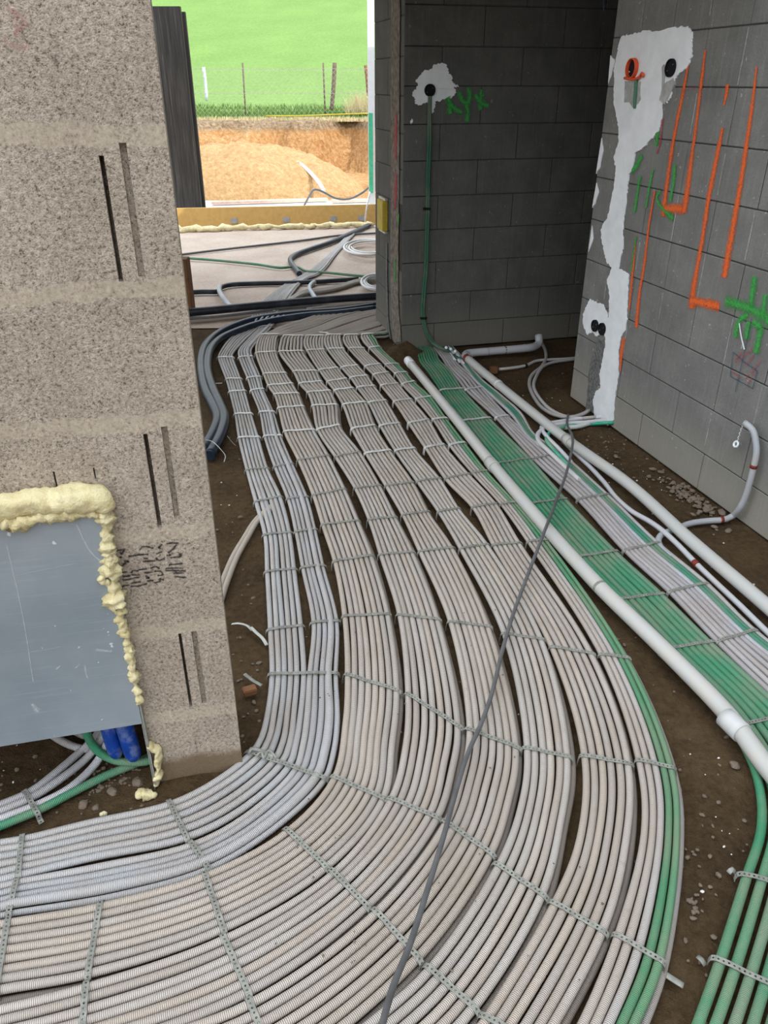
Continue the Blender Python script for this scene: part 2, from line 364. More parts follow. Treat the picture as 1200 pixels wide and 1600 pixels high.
# ---------------------------------------------------------------- setting: walls
def block_wall(name, W, s0, s1, z0, zt, offs, zj0, h=.1995, L=.5, thick=.24, gap=.0045, mat=None, seed=1, bev=.0025):
    """core plus one raised block per course cell; joints stay recessed and dark"""
    rr = random.Random(seed); core = bmesh.new()
    q = (s0 + s1) / 2; c = W.P(q, (z0 + zt) / 2, -thick / 2 - .004); box_bm(core, c, s1 - s0 - .002, thick, zt - z0, ax=W.d)
    root = bm_obj(name, core, M['mortar']); tag(root, kind='structure')
    bm = bmesh.new(); k = 0; z = zj0 - h * math.ceil((zj0 - z0) / h)
    while z < zt - .001:
        za, zb = max(z, z0), min(z + h, zt); o = offs[int(round((z - zj0) / h)) % len(offs)]
        a = s0; j = o + L * math.floor((s0 - o) / L) + L
        while a < s1 - .001:
            b = min(j, s1)
            if b - a > .012 and zb - za > .012:
                e = rr.uniform(-.0012, .0012)
                c = W.P((a + b) / 2, (za + zb) / 2, -.03 + e); box_bm(bm, c, b - a - gap, .06, zb - za - gap, ax=W.d)
            a = b; j += L
        z += h
    bmesh.ops.recalc_face_normals(bm, faces=bm.faces)
    o = bm_obj('block_face', bm, mat or M['block'], root, bevel=bev, seg=1)
    return root
wall_right = block_wall('wall_right', RIGHT, -.262, 6.2, 0, 4.6, [.215, .458], .17, seed=3, L=.49)  # built taller than seen to keep the sun off the near floor
bm = bmesh.new(); _r = random.Random(4)
for k in range(0, 22):
    z0_ = .17 + (k - 1) * .1995; 
    for j in range(-1, 12):
        q = (.215, .458)[k % 2] + j * .49
        if q < -.2 or z0_ < 0 or _r.random() < .25: continue
        hh_ = .19 * _r.uniform(.6, 1); box_bm(bm, RIGHT.P(q + _r.uniform(-.004, .004), z0_ + .1, .0016), _r.uniform(.003, .006), .002, hh_, ax=RIGHT.d)
bm_obj('mortar_smear', bm, M['smear'], wall_right)
wall_back = block_wall('wall_back', BACK, 0, 3.6, 0, 2.6, [.478, .228], .17, seed=5, mat=M['block_shaded'])  # same blocks as the right wall, alcove shade darkened into their colour
# end face of the back wall (the jamb beside the opening)
jl = .71
wall_end = block_wall('wall_jamb', ENDF, .003, jl, 0, 2.6, [.2, .37], .12, seed=9, thick=.2, L=.4, h=.1995, mat=M['block_shaded'])
box('wall_jamb', BACK.P(.6, 1.3, -.4), (1.15, .30, 2.6), M['slab'], ax=BACK.d).__setitem__('kind', 'structure')

# pier: aggregate blocks with core slots, niche with a cabinet at its foot
NS = -.222      # where the niche starts along the pier face
def pier():
    th = .235; bm = bmesh.new()
    def seg(a, b, z0, z1, t0=0.0, t1=th): box_bm(bm, PIER.P((a + b) / 2, (z0 + z1) / 2, -(t0 + t1) / 2), b - a, t1 - t0, z1 - z0, ax=PIER.d)
    zt = 2.45
    seg(NS, 0, -.05, zt, .05, th)                     # body behind the face
    seg(-1.6, NS, .74, zt, .05, th)                   # lintel side above the cabinet
    slots = [(-.1155, -.1075, 1.263, 1.473, .05), (-.0800, -.0680, 1.270, 1.492, .014), (-.1165, -.1080, .745, .963, .05), (-.0800, -.0680, .765, .975, .014),
             (-.1100, -.1030, .235, .461, .05), (-.0800, -.0680, .24, .462, .014), (-.300, -.2965, .85, .90, .05), (-.2235, -.2205, .875, .90, .05)]
    cuts_s = sorted({-1.6, NS, 0.0} | {q for s in slots for q in s[:2]}); cuts_z = sorted({-.05, .74, zt} | {q for s in slots for q in s[2:4]})
    for i in range(len(cuts_s) - 1):
        for j in range(len(cuts_z) - 1):
            a, b, c, d = cuts_s[i], cuts_s[i + 1], cuts_z[j], cuts_z[j + 1]; ms, mz = (a + b) / 2, (c + d) / 2
            if ms < NS and mz < .74: continue
            dep = 0.0
            for s in slots:
                if s[0] < ms < s[1] and s[2] < mz < s[3]: dep = s[4]
            if dep < .05: seg(a, b, c, d, dep, .051)
    o = bm_obj('wall_pier', bm, M['pier']); tag(o, kind='structure'); return o
wall_pier = pier()
box('wall_pier', PIER.P(-.9, .36, -.30), (1.4, .1, .82), M['slot'], ax=PIER.d).__setitem__('kind', 'structure')  # niche back added to stop light coming through

# unseen shell, shaped for the light: ceiling over the rear, outer walls
def shell(name, c, s, ax=(1, 0)):
    o = box(name, c, s, M['slab'], ax=ax); o['kind'] = 'structure'; return o
shell('ceiling', (-2.6, 5.25, 2.60), (5.2, 3.9, .24))
shell('ceiling', (1.6, 5.05, 2.60), (3.2, 4.3, .24))
shell('ceiling', (3.7, 6.75, 2.60), (7.0, 7.8, .24)).location.x -= 0
shell('wall_side_shade', (3.1, 3.55, 1.3), (2.9, .24, 2.62))  # unseen wall added to keep daylight out of the alcove
shell('wall_far_right_shade', (4.2, 7, 1.3), (.24, 8, 2.62))  # unseen wall added so the alcove stays dark
shell('wall_outer', (3.0, 10.6, 1.3), (4.8, .24, 2.62))

# ---------------------------------------------------------------- outside
def out_z(x, y):
    n = fbm(x * 1.2, y * 1.2, 2); n2 = fbm(x * 4, y * 4, 5)
    z = -.05 + .03 * n2
    if y > 13.2:
        # spoil heap
        d = 9 + 0*((x + 2.55) / 2.45) ** 2 + ((y - 15.0) / 1.7) ** 2; z += .66 * max(0, 1 - d) ** .7 * (1 + .12 * n2)
    t = cl((y - 17.0 - .35 * n - (.9 * math.exp(-((x + .75) / .5) ** 2))) / .75)
    z = z * (1 - t) + t * (.90 + .06 * n2 * (1 - cl((y - 18.1) / .4)))
    return z
grid('ground', -9, 5, 11.0, 18.7, .07, out_z, M['clay'])
def field_z(x, y):
    t = y - 18.4
    return .905 + .075 * t + .0009 * t * t + .05 * fbm(x * .3, y * .3) if t < 60 else .905 + .075 * t + .0009 * t * t
grid('ground', -45, 30, 18.4, 19.9, .5, lambda x, y: field_z(x, y), M['grass'])
grid('ground', -60, 50, 19.4, 110, 2.0, lambda x, y: field_z(x, y), M['grass'])
o = box('ground', (0, 11.9, -.03), (9, 1.9, .05), M['frame']); o['kind'] = 'structure'   # pale slab just outside

random.seed(11)
def heap_z(x, y):
    d = ((x + 2.5) / 2.2) ** 2 + ((y - 14.6) / 1.7) ** 2; n = fbm(x * 3.5, y * 3.5, 7); n2 = fbm(x * 14, y * 14, 8)
    return -.12 + .80 * max(0, 1 - d) ** .75 * (1 + .10 * n) + (.035 * n2 if d < 1 else 0)
hp = grid('spoil_heap', -4.8, -.2, 12.85, 16.4, .05, heap_z, M['heap'], kind=None)
tag(hp, 'pale yellow-orange heap of excavated clay outside behind the yellow board', 'heap')
# dry turf lip along the top of the cut bank
def tufts(name, pts, n, hgt, mat, spread=.2, w=.006):
    V = []; Fq = []
    for _ in range(n):
        p = random.choice(pts); x = p[0] + random.gauss(0, spread); y = p[1] + random.gauss(0, .08); z = p[2]
        a = random.uniform(0, 6.28); l = hgt * random.uniform(.4, 1.2); k = len(V); dx = math.cos(a) * w; dy = math.sin(a) * w
        lx = random.gauss(0, .35) * l; ly = random.gauss(0, .3) * l
        V += [(x - dx, y - dy, z), (x + dx, y + dy, z), (x + lx * .5 + dx * .7, y + ly * .5, z + l * .6), (x + lx * .5 - dx * .7, y + ly * .5, z + l * .6), (x + lx, y + ly, z + l)]
        Fq += [(k, k + 1, k + 2, k + 3), (k + 3, k + 2, k + 4)]
    return mesh(name, V, Fq, mat)
lip = [(x, 18.3, .88) for x in np.arange(-6, 1, .12)]
tag(tufts('dry_turf', lip, 2600, .10, M['drygrass'], .08, .008), 'strip of dry brown turf and roots along the top of the cut clay bank', 'turf', kind='stuff')
tg = [tuple(AY(q, 178, 18.75)) for q in (548, 556, 564, 570, 576, 582)]
tag(tufts('dry_grass', tg, 420, .42, M['drygrass'], .07, .005), 'tuft of tall dry straw-coloured grass at the right end of the field fence', 'grass', kind='stuff')
tag(tufts('field_grass', [(x, y, field_z(x, y)) for x in np.arange(-6.5, 1, .15) for y in (18.7, 18.9, 19.2, 19.6, 20.2)], 5200, .13, M['grass'], .1, .012), 'short green meadow grass along the foot of the field fence', 'grass', kind='stuff')
# fence
f0 = AY(450, 182, 18.6); fence = empty('wire_fence', (f0.x, f0.y, f0.z))
tag(fence, 'low wire mesh fence on thin brown posts between clay bank and meadow', 'fence')
fy = 18.6
for u0, v0, u1, v1 in ((379, 98, 384, 181), (505, 98, 508, 178), (260, 98, 266, 181)):
    a, b = AY(u1, v1, fy), AY(u0, v0, fy); tube('post', [a, ((a + b) / 2), b], .017, M['post'], fence, step=.3, sides=6)
V = []; Fq = []
def wire_seg(a, b, w=.0022):
    k = len(V); d = (Vector(b) - Vector(a)).normalized(); n = Vector((d.z, 0, -d.x)) * w
    for q in (Vector(a), Vector(b)):
        V.extend([q - n, q + n])
    Fq.append((k, k + 1, k + 3, k + 2))
zb, zt_ = .93, 1.86
for i in range(-70, 15):
    x = i * .1; wire_seg((x, fy - .02, zb), (x + .93, fy - .02, zt_)); wire_seg((x, fy - .02, zb), (x - .93, fy - .02, zt_))
for z in (zb + .02, zt_ - .01, (zb + zt_) / 2): wire_seg((-7, fy - .02, z), (1.4, fy - .02, z), .004)
o = mesh('netting', V, Fq, M['wire'], fence)
sol = o.modifiers.new('thick', 'SOLIDIFY'); sol.thickness = .002
def post(u0, v0, u1, v1, Y, r, mat, label):
    a, b = AY(u1, v1, Y), AY(u0, v0, Y); m_ = (a + b) / 2 + Vector((.01, 0, 0))
    o = tube('fence_stake', [a, m_, b], r, mat, step=.1, sides=8); tag(o, label, 'stake'); return o
post(318, 105, 323, 158, 20.0, .035, M['postw'], 'pale blue-white stake standing in the meadow left of the brown posts')
post(523, 98, 518, 172, 18.9, .045, M['post'], 'thick weathered wooden stake right beside a thin brown fence post')
post(571, 102, 575, 150, 19.2, .035, M['rust'], 'rusty stake in dry grass nearest the right window frame')
tag(tube('yellow_string', [AY(415, 181, 18.2), AY(470, 181, 18.2), AY(520, 179, 18.2), AY(582, 177, 18.2)], .012, M['yellow'], step=.2), 'taut yellow line along the top edge of the clay bank', 'string')
# things on the spoil heap
tag(tube('hose', [AY(375, 262, 13.9) , AY(420, 251, 14.1), AY(450, 249, 14.2), AY(468, 256, 14.0), AY(485, 270, 13.7), AY(500, 288, 13.3), AY(506, 298, 13.1)], .03, M['whitish'], step=.08),
    'white flexible hose draped over the heap of clay', 'hose')
o = box('scrap_bundle', AY(511, 273, 15.3), (.22, .2, .13), M['greypatch'], bevel=.03); o.rotation_euler = (0, 0, 0); tag(o, 'small grey-blue lump of scrap in the pit beside the clay heap', 'scrap')
tag(tube('grey_cable', [G(470, 333, .02), AY(480, 312, 11.6), AY(492, 296, 11.9), AY(505, 300, 12.0), AY(525, 310, 12.1), AY(545, 311, 12.1), AY(565, 302, 12.0), AY(584, 286, 11.8)], .014, M['cable'], step=.06),
    'thin grey cable sagging outside over the pale slab', 'cable')
random.seed(5)
def plank(u0, v0, u1, v1, Y0, Y1, label):
    a, b = G(u0, v0, .03), G(u1, v1, .03); d = (b - a); L = d.length; ax = (d.x / L, d.y / L)
    o = box('plank', (a + b) / 2, (L, .12, .035), M['board'], ax=ax, bevel=.004); tag(o, label, 'plank')
plank(330, 317, 512, 311.5, 0, 0, 'long pale pink plank lying outside behind the yellow board')
plank(518, 314, 590, 312, 0, 0, 'shorter pale plank lying outside near the white frame post')
# yellow kerb board with foam
a, b = G(20, 363.4), G(590, 349.7); d = b - a; L = d.length; ax = (d.x / L, d.y / L)
kerb = empty('kerb_board', ((a + b) / 2)); tag(kerb, 'long yellow-ochre board standing on edge across the far opening', 'board')
h_ = .235
box('board', ((a + b) / 2) + Vector((0, .02, h_ / 2)), (L, .04, h_), M['beam'], ax=ax, parent=kerb, bevel=.004)
for u in (367, 448, 521, 565):
    p = G(u, 357.5 - (u - 262) * .024); box('grey_clip', p + Vector((0, -.008, .075)), (.085, .012, .06), M['greypatch'], ax=ax, parent=kerb, bevel=.003)
def bead(name, pts, r, amp, mat, parent=None, step=.02, fr=14, sides=12, flat=1.0, seed=0, squash=1):
    P = resample(pts, step); n = len(P)
    R = np.array([r * (1 + amp * fbm(p[0] * fr, p[1] * fr, p[2] * fr + seed)) for p in P]); R[0] *= .3; R[-1] *= .3
    me = tube_mesh(name, P, R, sides, True, flat)
    co = np.zeros(len(me.vertices) * 3, np.float32); me.vertices.foreach_get('co', co); co = co.reshape(-1, 3)
    cen = np.repeat(P, sides, axis=0)
    for i in range(len(co)):
        k = 1 + amp * .9 * fbm(co[i][0] * fr * 3, co[i][1] * fr * 3, co[i][2] * fr * 3 + seed)
        co[i] = cen[i] + (co[i] - cen[i]) * k
    me.vertices.foreach_set('co', co.ravel()); me.update()
    o = link(name, me, mat)
    if parent is not None: keep(o, parent)
    return o
bead('foam_bead', [G(u, 358.5 - (u - 262) * .024 + random.uniform(-.8, .8), .03) for u in range(20, 592, 8)], .028, .9, M['foam'], kerb, step=.04, fr=5, seed=2)
# black panel
a, b = G(262, 333, .0), G(319, 331, .0); Yp = a.y + .0
p0, p1 = AY(255, 331, Yp), AY(316, 330, Yp); pnl = empty('formwork_panel', (p0 + p1) / 2); tag(pnl, 'tall black formwork panel standing upright behind the left block pier', 'panel')
w = p1.x - p0.x; zt2 = AY(283, 10, Yp).z
box('panel_sheet', ((p0.x + p1.x) / 2, Yp, zt2 / 2), (w, .06, zt2), M['panel'], parent=pnl, bevel=.004)
p2 = AY(322, 330, Yp + .1).x
box('back_sheet', ((p0.x + p2) / 2 , Yp + .10, zt2 / 2 - .02), (p2 - p0.x, .05, zt2 - .06), M['panel'], parent=pnl, bevel=.004)
# white frame post on the right of the opening
pf = AY(581.5, 346, 11.2); fr_ = empty('window_frame_post', (pf.x, pf.y, 0)); tag(fr_, 'narrow white vertical frame post beside the dark column', 'post')
box('post', (pf.x, pf.y, 1.3), (.085, .09, 2.6), M['frame'], parent=fr_, bevel=.004)
box('green_film', (pf.x - .01, pf.y - .048, (AY(581, 240, pf.y).z)), (.055, .006, .95), M['greenf'], parent=fr_)
tag(tube('white_lead', [AY(578, 300, 10.4), AY(573, 325, 10.3), G(571, 349, .012), G(577, 352, .012), G(590, 354, .012)], .011, M['whitish'], step=.05), 'thin white lead hanging at the foot of the white frame post', 'cable')

# ---------------------------------------------------------------- conduits
R0 = .0095
def strap(L, Rr, zt, w, label, group, tail=0, mat='steel'):
    """perforated strap: up from the floor, across the tubes, down again"""
    L = np.array(L); Rr = np.array(Rr); d = Rr[:2] - L[:2]; ln = np.linalg.norm(d); d /= ln; nn = np.array([-d[1], d[0]])
    zt += .0012; prof = [(-.006, .002), (-.0055, .012), (-.003, zt - .007), (.004, zt - .001)]
    k = max(2, int(ln / .03))
    for i in range(1, k): prof.append((ln * i / k, zt + .0015 * math.sin(i * 2.1)))
    prof += [(ln - .004, zt - .001), (ln + .004, zt - .008), (ln + .0055, .012), (ln + .006, .002)] + ([(ln + .016 + tail, .002)] if tail else [])
    pr = np.array(prof); cum = np.concatenate([[0], np.cumsum(np.hypot(*np.diff(pr, axis=0).T))]); pitch = .010; n = int(cum[-1] / pitch)
    tw = random.uniform(-.15, .15)
    def at(t, y):
        s = np.interp(t, cum, pr[:, 0]); z = np.interp(t, cum, pr[:, 1]); q = L[:2] + d * s + nn * (y + tw * (s - ln / 2) * .3)
        return (q[0], q[1], z)
    V = []; Fq = []; hh = .0024
    for c in range(n):
        t0 = c * pitch; tm = t0 + pitch / 2; t1 = t0 + pitch; k0 = len(V)
        outer = [(t0, -w / 2), (tm, -w / 2), (t1, -w / 2), (t1, 0), (t1, w / 2), (tm, w / 2), (t0, w / 2), (t0, 0)]
        for q in outer: V.append(at(*q))
        for q in outer:
            a = math.atan2(q[1] / (w / 2), (q[0] - tm) / (pitch / 2)); V.append(at(tm + hh * math.cos(a), hh * math.sin(a)))
        for i in range(8):
            j = (i + 1) % 8; Fq.append((k0 + i, k0 + j, k0 + 8 + j, k0 + 8 + i))
    o = mesh('perforated_strap', V, Fq, M[mat]); m_ = o.modifiers.new('thickness', 'SOLIDIFY'); m_.thickness = .001; m_.offset = 1
    tag(o, label, 'strap', group); return o

ORD = ['first', 'second', 'third', 'fourth', 'fifth', 'sixth', 'seventh', 'eighth', 'ninth', 'tenth', 'eleventh', 'twelfth', 'thirteenth', 'fourteenth', 'fifteenth', 'sixteenth', 'seventeenth', 'eighteenth', 'nineteenth', 'twentieth', 'twenty-first', 'twenty-second', 'twenty-third', 'twenty-fourth', 'twenty-fifth', 'twenty-sixth']
def bundle(stations, n, cols, where, group, z=.0, r=R0, strap_w=.0125, widths=None, wob=.0016, sides=10, lower=(), lowcol=(.24, .215, .19), seed=0, fac=.455, noun='corrugated conduit', colname='white', strap_where=None):
    """stations: (uL, vL, uR, vR, strap?) from far to near. widths: relative width of each tube."""
    rr = random.Random(seed); zc = z + r; W_ = widths or [1] * n; tot = sum(W_); cen = []; acc = 0
    for w_ in W_: cen.append((acc + w_ / 2) / tot); acc += w_
    S = [(G(a, b, zc), G(c, d, zc)) for a, b, c, d, *_ in stations]
    for i in range(n):
        pts = []; rad = []
        for k, (l, q) in enumerate(S):
            rad.append(max(.0055, min(r * W_[i], fac * (q - l).length * W_[i] / tot)))
            f = cen[i]; p = l.lerp(q, f); e = wob if (k % 2) else wob * .4
            dv = (q - l).normalized(); p = p + dv * rr.uniform(-e, e); p.z = zc * 1.0 + (W_[i] - 1) * r + rr.uniform(-.0012, .0012); pts.append(p)
        c = cols(i, rr) if callable(cols) else cols[i % len(cols)]
        cn = colname[i] if isinstance(colname, (list, tuple)) else colname
        P4 = resample([(*p, q_) for p, q_ in zip(pts, rad)], .028)
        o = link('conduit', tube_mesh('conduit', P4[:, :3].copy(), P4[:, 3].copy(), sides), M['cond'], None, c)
        tag(o, f'{cn} {noun}, {ORD[i]} from left in {where}', 'conduit', group)
    for j, f in enumerate(lower):
        pts = []
        for k, (l, q) in enumerate(S):
            dv = (q - l); wdt = dv.length / n; p = l.lerp(q, .5 if f == 0 else (0 if f < 0 else 1)) + dv.normalized() * (wdt * .10 * f + rr.uniform(-.003, .003)); p.z = r; pts.append(p)
        o = tube('conduit', pts, r, M['cond'], color=lowcol, sides=sides)
        tag(o, f'half-hidden grey conduit under the {"left" if f < 0 else "right"} edge of {where}', 'conduit', group)
    ks = [k for k in range(len(S)) if len(stations[k]) > 4 and stations[k][4]]
    for m_i, k in enumerate(reversed(ks)):
        l, q = S[k]; is_far = stations[k][1] < 712; strap(l, q, zc + r + .001, .019 if is_far else strap_w, f'steel strap over {strap_where or where}, {ORD[m_i]} from near end', 'straps over ' + group, mat='steel_pale' if is_far else 'steel')  # far straps use a paler, wider steel
def tint(base, v=.05):
    def f(i, rr):
        k = 1 + rr.uniform(-v, v) * 2; t = rr.uniform(-.02, .02)
        return tuple(min(1, max(0, x * k + y)) for x, y in zip(base, (t, 0, -t)))
    return f
CA, CC = (.58, .575, .57), (.55, .495, .44)
A = [(544,366,549,366),(515,395,521,395),(478,426,489,427),(450,441,465,440),(411,469,433,467),(394,492,418,490,0),(380,512,405,512,1),(357,531,382,533),(341,555,364,555),
     (340,560,365,560,1),(352.5,594,377.5,593,1),(357.5,614,384,612,1),(366,649,394,648,1),(372,686,406,685,1),(384,737,420,733,1),(397.5,787,441,778,1),(411,839,456,834,1),(414,897,463,891,1),
     (418,988,474,980,1),(420,1057,479,1055,0),(414,1110,475,1112),(404,1152,468,1166),(386,1177,455,1203,0),(333,1217,376,1272),(265,1252,291,1314,1),(133,1283,150,1345),(38,1306,28,1374,1),(0,1312,-5,1382),(-140,1338,-150,1412)]
B = [(549,366,555,365),(521,395,528,394),(489,427,499,428),(465,440,477,437),(433,467,454,464),(418,490,440,488),(405,512,426,510,1),(385,533,407,530),(372,548,394,546),(373,560,395,558,1),
     (386,592.5,408,590,1),(392,612,413,609,1),(405,646,429,645,1),(412,684,440,682,1),(428,732,459,726,1),(448,782,482,778,1),(460,834,495,829,1),(470,890,508,886,1),(486,976,530,973,1),
     (479,1055,528,1056,0),(475,1112,532,1130),(468,1166,525,1180),(455,1203,510,1222,0),(376,1276,430,1298),(297,1317,327,1362,1),(150,1351,182,1405),(28,1374,15,1432,1),(-5,1382,-10,1438),(-150,1412,-155,1468)]
Cb = [(640,462,640,472),(600,472,600,481),(560,478,565,487),(520,484,528,497),(480,497,492,511),(440,510,458,521),(420,519,446,523),(408,524,437,524,1),(400,538,432,538),(399,553,432,551,1),(411,586,447.5,584,1),(418,604,458,601,1),(428,618,467,616,1),(434,640,475,636,1),
     (443,676,492.5,674,1),(465,722,515,713,1),(488,777,541,766,1),(502,823,562,816,1),(520,880,584,871,1),(535,966,610,963,1),(538,1057,625,1083,1),(535,1130,617,1165),(517,1216,603,1253,1),(445,1297,512,1361,1),
     (321,1364,348,1459,1),(156,1411,141,1528,1),(13,1436,-3,1555,1),(-150,1462,-165,1590)]
D = [(640,473,640,481),(600,482,600,490),(565,488,570,497),(530,498,537,507),(496,511,505,519),(470,519,488,523,0),(455,522,480,524),(442,526,475,526,1),(436,538,474,538),(435,551,475,550,1),(457.5,582,496,581,1),(467,601,504,597.5,1),(480,615,517,612,1),(487,636,527.5,634,1),
     (495,673,532,666,1),(523,716,564,708,1),(553,765,596,761,1),(575,815,620,810,1),(592,870,648,865,1),(620,963,688,972,1),(632,1087,722,1140,1),(628,1165,712,1205),(605,1250,688,1283,1),(514,1362,577,1421,1),
     (349,1462,388,1559,1),(137,1536,125,1660,1),(-40,1580,-60,1710)]
Eb = [(640,482,640,489),(600,491,600,498),(572,498,578,505),(545,507,552,514),(520,515,528,520),(498,521,514,523,1),(484,524,508,524),(477.5,526,507,526,1),(474,538,506,538),(479,549,508,547.5,1),(498,580,529,576,1),(511,598,543,593,1),(522,612,553,607.5,1),(535,634,572.5,630,1),
     (549,672,587,666,1),(570,711,611,705,1),(602,762.5,647,755,1),(628,807.5,671,801,1),(654,865,710,858,1),(700,974,768,983,1),(728,1140,812,1175,1),(716,1215,800,1255),(692,1283,770,1342,1),(582,1423,657,1504,1),(385,1563,440,1680,1),(160,1640,150,1790)]
Fb = [(640,491,640,497),(604,499,604,505),(580,505,585,511),(560,511,566,517),(540,518,548,522),(522,522,537,523,0),(509,525,534,524,1),(506,538,535,537),(511,547,538,546,1),(533,576,560,572,1),(547,592,575,588,1),(558,607.5,586,604,1),(575,631,604,627,1),
     (593,667.5,625,662.5,1),(617,706,649,702,1),(651,755,689,749,1),(684,802,719,796.5,1),(718,860,764,853,1),(784,993,851,1003,1),(817,1172,893,1187,1),(808,1260,882,1290),(772,1351,853,1407,1),(664,1512,746,1583,1),(540,1620,610,1720)]
Gb = [(640,499,640,505),(610,507,610,512),(590,512,594,517),(574,517,580,521),(552,521,566,522),(538,525,560,524,1),(537,536,562,534),(545,546,569,545,1),(570,574,595,570,1),(583,587,608,583,1),(595,604,623,600.5,1),(615,629,644,625,1),
     (638,663,671,657,1),(664,702,695,696,1),(695,750,735,742.5,1),(737.5,795,777,789,1),(769,854,815,851,1),(859,1014,929,1025,1),(907,1183,988,1199,1),(900,1310,980,1345),(859,1411,947,1463,1),(752,1588,850,1645,1),(700,1660,800,1720)]
Hb = [(640,508,640,513),(614,514,614,518),(598,518,601,522),(582,520,592,522),(565,524,584,523,1),(566,533,589,531),(577,545,595,543,1),(602.5,571,623,570,1),(617,585,636,583,1),(628,602,648,597,1),(650,625,674,621,1),
     (676,657.5,699,655,1),(702,697.5,727.5,693,1),(738,741,762,737.5,1),(782,790,808,787,1),(824,849,856,846,1),(936,1025,984,1032,1),(994,1190,1054,1205,1),(1000,1300,1063,1310),(958,1464,1037,1507,1),(898,1605,993,1620),(850,1680,960,1710)]
green = (.04, .28, .13); greenb = (.035, .42, .20)
bundle(A, 6, tint(CA), 'the conduit bundle nearest the block pier', 'conduits of the bundle nearest the pier', z=.004, seed=1)
bundle(B, 5, tint((.565, .565, .575)), 'the second conduit bundle from the pier', 'conduits of the second bundle', z=.004, seed=2, widths=[1, 1, 1, 1.35, .9])
bundle(Cb, 8, tint(CC), 'the third conduit bundle from the pier', 'conduits of the third bundle', z=.021, seed=3, lower=(1,))
bundle(D, 7, tint(CC), 'the fourth conduit bundle from the pier', 'conduits of the fourth bundle', z=.021, seed=4, lower=(1,))
bundle(Eb, 7, tint((.56, .505, .445)), 'the fifth conduit bundle from the pier', 'conduits of the fifth bundle', z=.021, seed=5, lower=(1,))
bundle(Fb, 6, tint((.56, .51, .455)), 'the sixth conduit bundle from the pier', 'conduits of the sixth bundle', z=.021, seed=6, lower=(1,))
bundle(Gb, 6, tint(CC), 'the seventh conduit bundle from the pier', 'conduits of the seventh bundle', z=.021, seed=7, lower=(1,))
bundle(Hb, 5, lambda i, rr: [CC, CC, (.56, .53, .51), green, (.09, .32, .16)][i], 'the curved bundle edged with green', 'conduits of the bundle with green edge', z=.021, seed=8, lower=(1,), lowcol=(.42, .40, .38),
       colname=['white', 'white', 'white', 'green', 'green'])
# shared straps across the two left bundles
for (a, b, c, d, t, lab) in ((420,1057,528,1056,0,'long steel strap across both left bundles beside the pier foot'), (386,1177,510,1222,0,'twisted steel strap with loose end across both left bundles at the pier foot')):
    strap(G(a, b, .0146), G(c, d, .0146), .0265, .0125, lab, 'straps across both left bundles')

Gr = [(652,541,672,541),(652,552,682,550),(656,566,688,563),(668,582,703,578,0),(688,612,724,609,1),(722,660,767,655,1),(775,728,830,718,1),(829,790,887,782,1),(899,874,966,864,1),(962,942,1038,930,1),(1033,1019,1115,1006,1),(1112,1100,1195,1080),(1140,1140,1240,1120,1),(1170,1200,1300,1185),(1180,1250,1340,1240),(1177,1300,1350,1310),(1154,1372,1345,1415,1),(1112,1504,1310,1590,1),(1077,1600,1280,1705)]
def gcol(i, rr):
    base = [(.008, .30, .14), (.012, .32, .15), (.10, .31, .18), (.025, .30, .15), (.04, .32, .16), (.02, .30, .14), (.05, .32, .17), (.13, .32, .20)][i]
    return base
bundle(Gr, 8, gcol, 'the broad green bundle beside the white pipe', 'green conduits of the broad bundle', z=.004, r=.0112, fac=.475, seed=10, colname='green')
Wh = [(676,543,696,545),(690,560,708,560),(700,577,722,574),(716,596,744,592,0),(727,611,755,606,1),(775,654,795,651,1),(833,720,865,711,1),(903,783,935,776,1),(975,863,1008,855,1),(1045,928,1083,918,1),(1120,1006,1160,993,1),(1205,1090,1260,1072,1),(1300,1180,1370,1160)]
bundle(Wh, 5, tint((.54, .515, .525)), 'the slim white bundle right of the green bundle', 'white conduits of the slim bundle', z=.004, r=.0095, fac=.56, seed=11, colname='white')
Ou = [(700,541,707,541),(712,556,720,555),(728,577,736,574),(744,598,754,594),(770,622,782,616),(800,651,814,645),(824,684,836,679),(862,713,876,707,1),(932,778,952,774,1),(1008,855,1032,850,1),(1083,918,1108,914,1),(1160,993,1184,987,1),(1260,1075,1290,1065,1)]
bundle(Ou, 4, lambda i, rr: [(.60, .61, .66), (.006, .28, .17), (.006, .25, .15), (.56, .54, .54)][i], 'the outermost bundle on the right', 'conduits of the outermost bundle', z=.006, r=.0092, fac=.80, seed=12, colname=['white', 'green', 'green', 'white'])

# ---------------------------------------------------------------- single conduits
def run(pts, r, color, label, z=None, mat='cond', name='conduit', group=None, step=.03, cat='conduit', sides=10, flat=1):
    P = [p if isinstance(p, Vector) else (G(p[0], p[1], p[2]) if len(p) > 2 else G(p[0], p[1], r if z is None else z)) for p in pts]
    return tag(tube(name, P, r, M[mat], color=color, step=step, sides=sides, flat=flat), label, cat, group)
smooth_c = (.62, .60, .58)
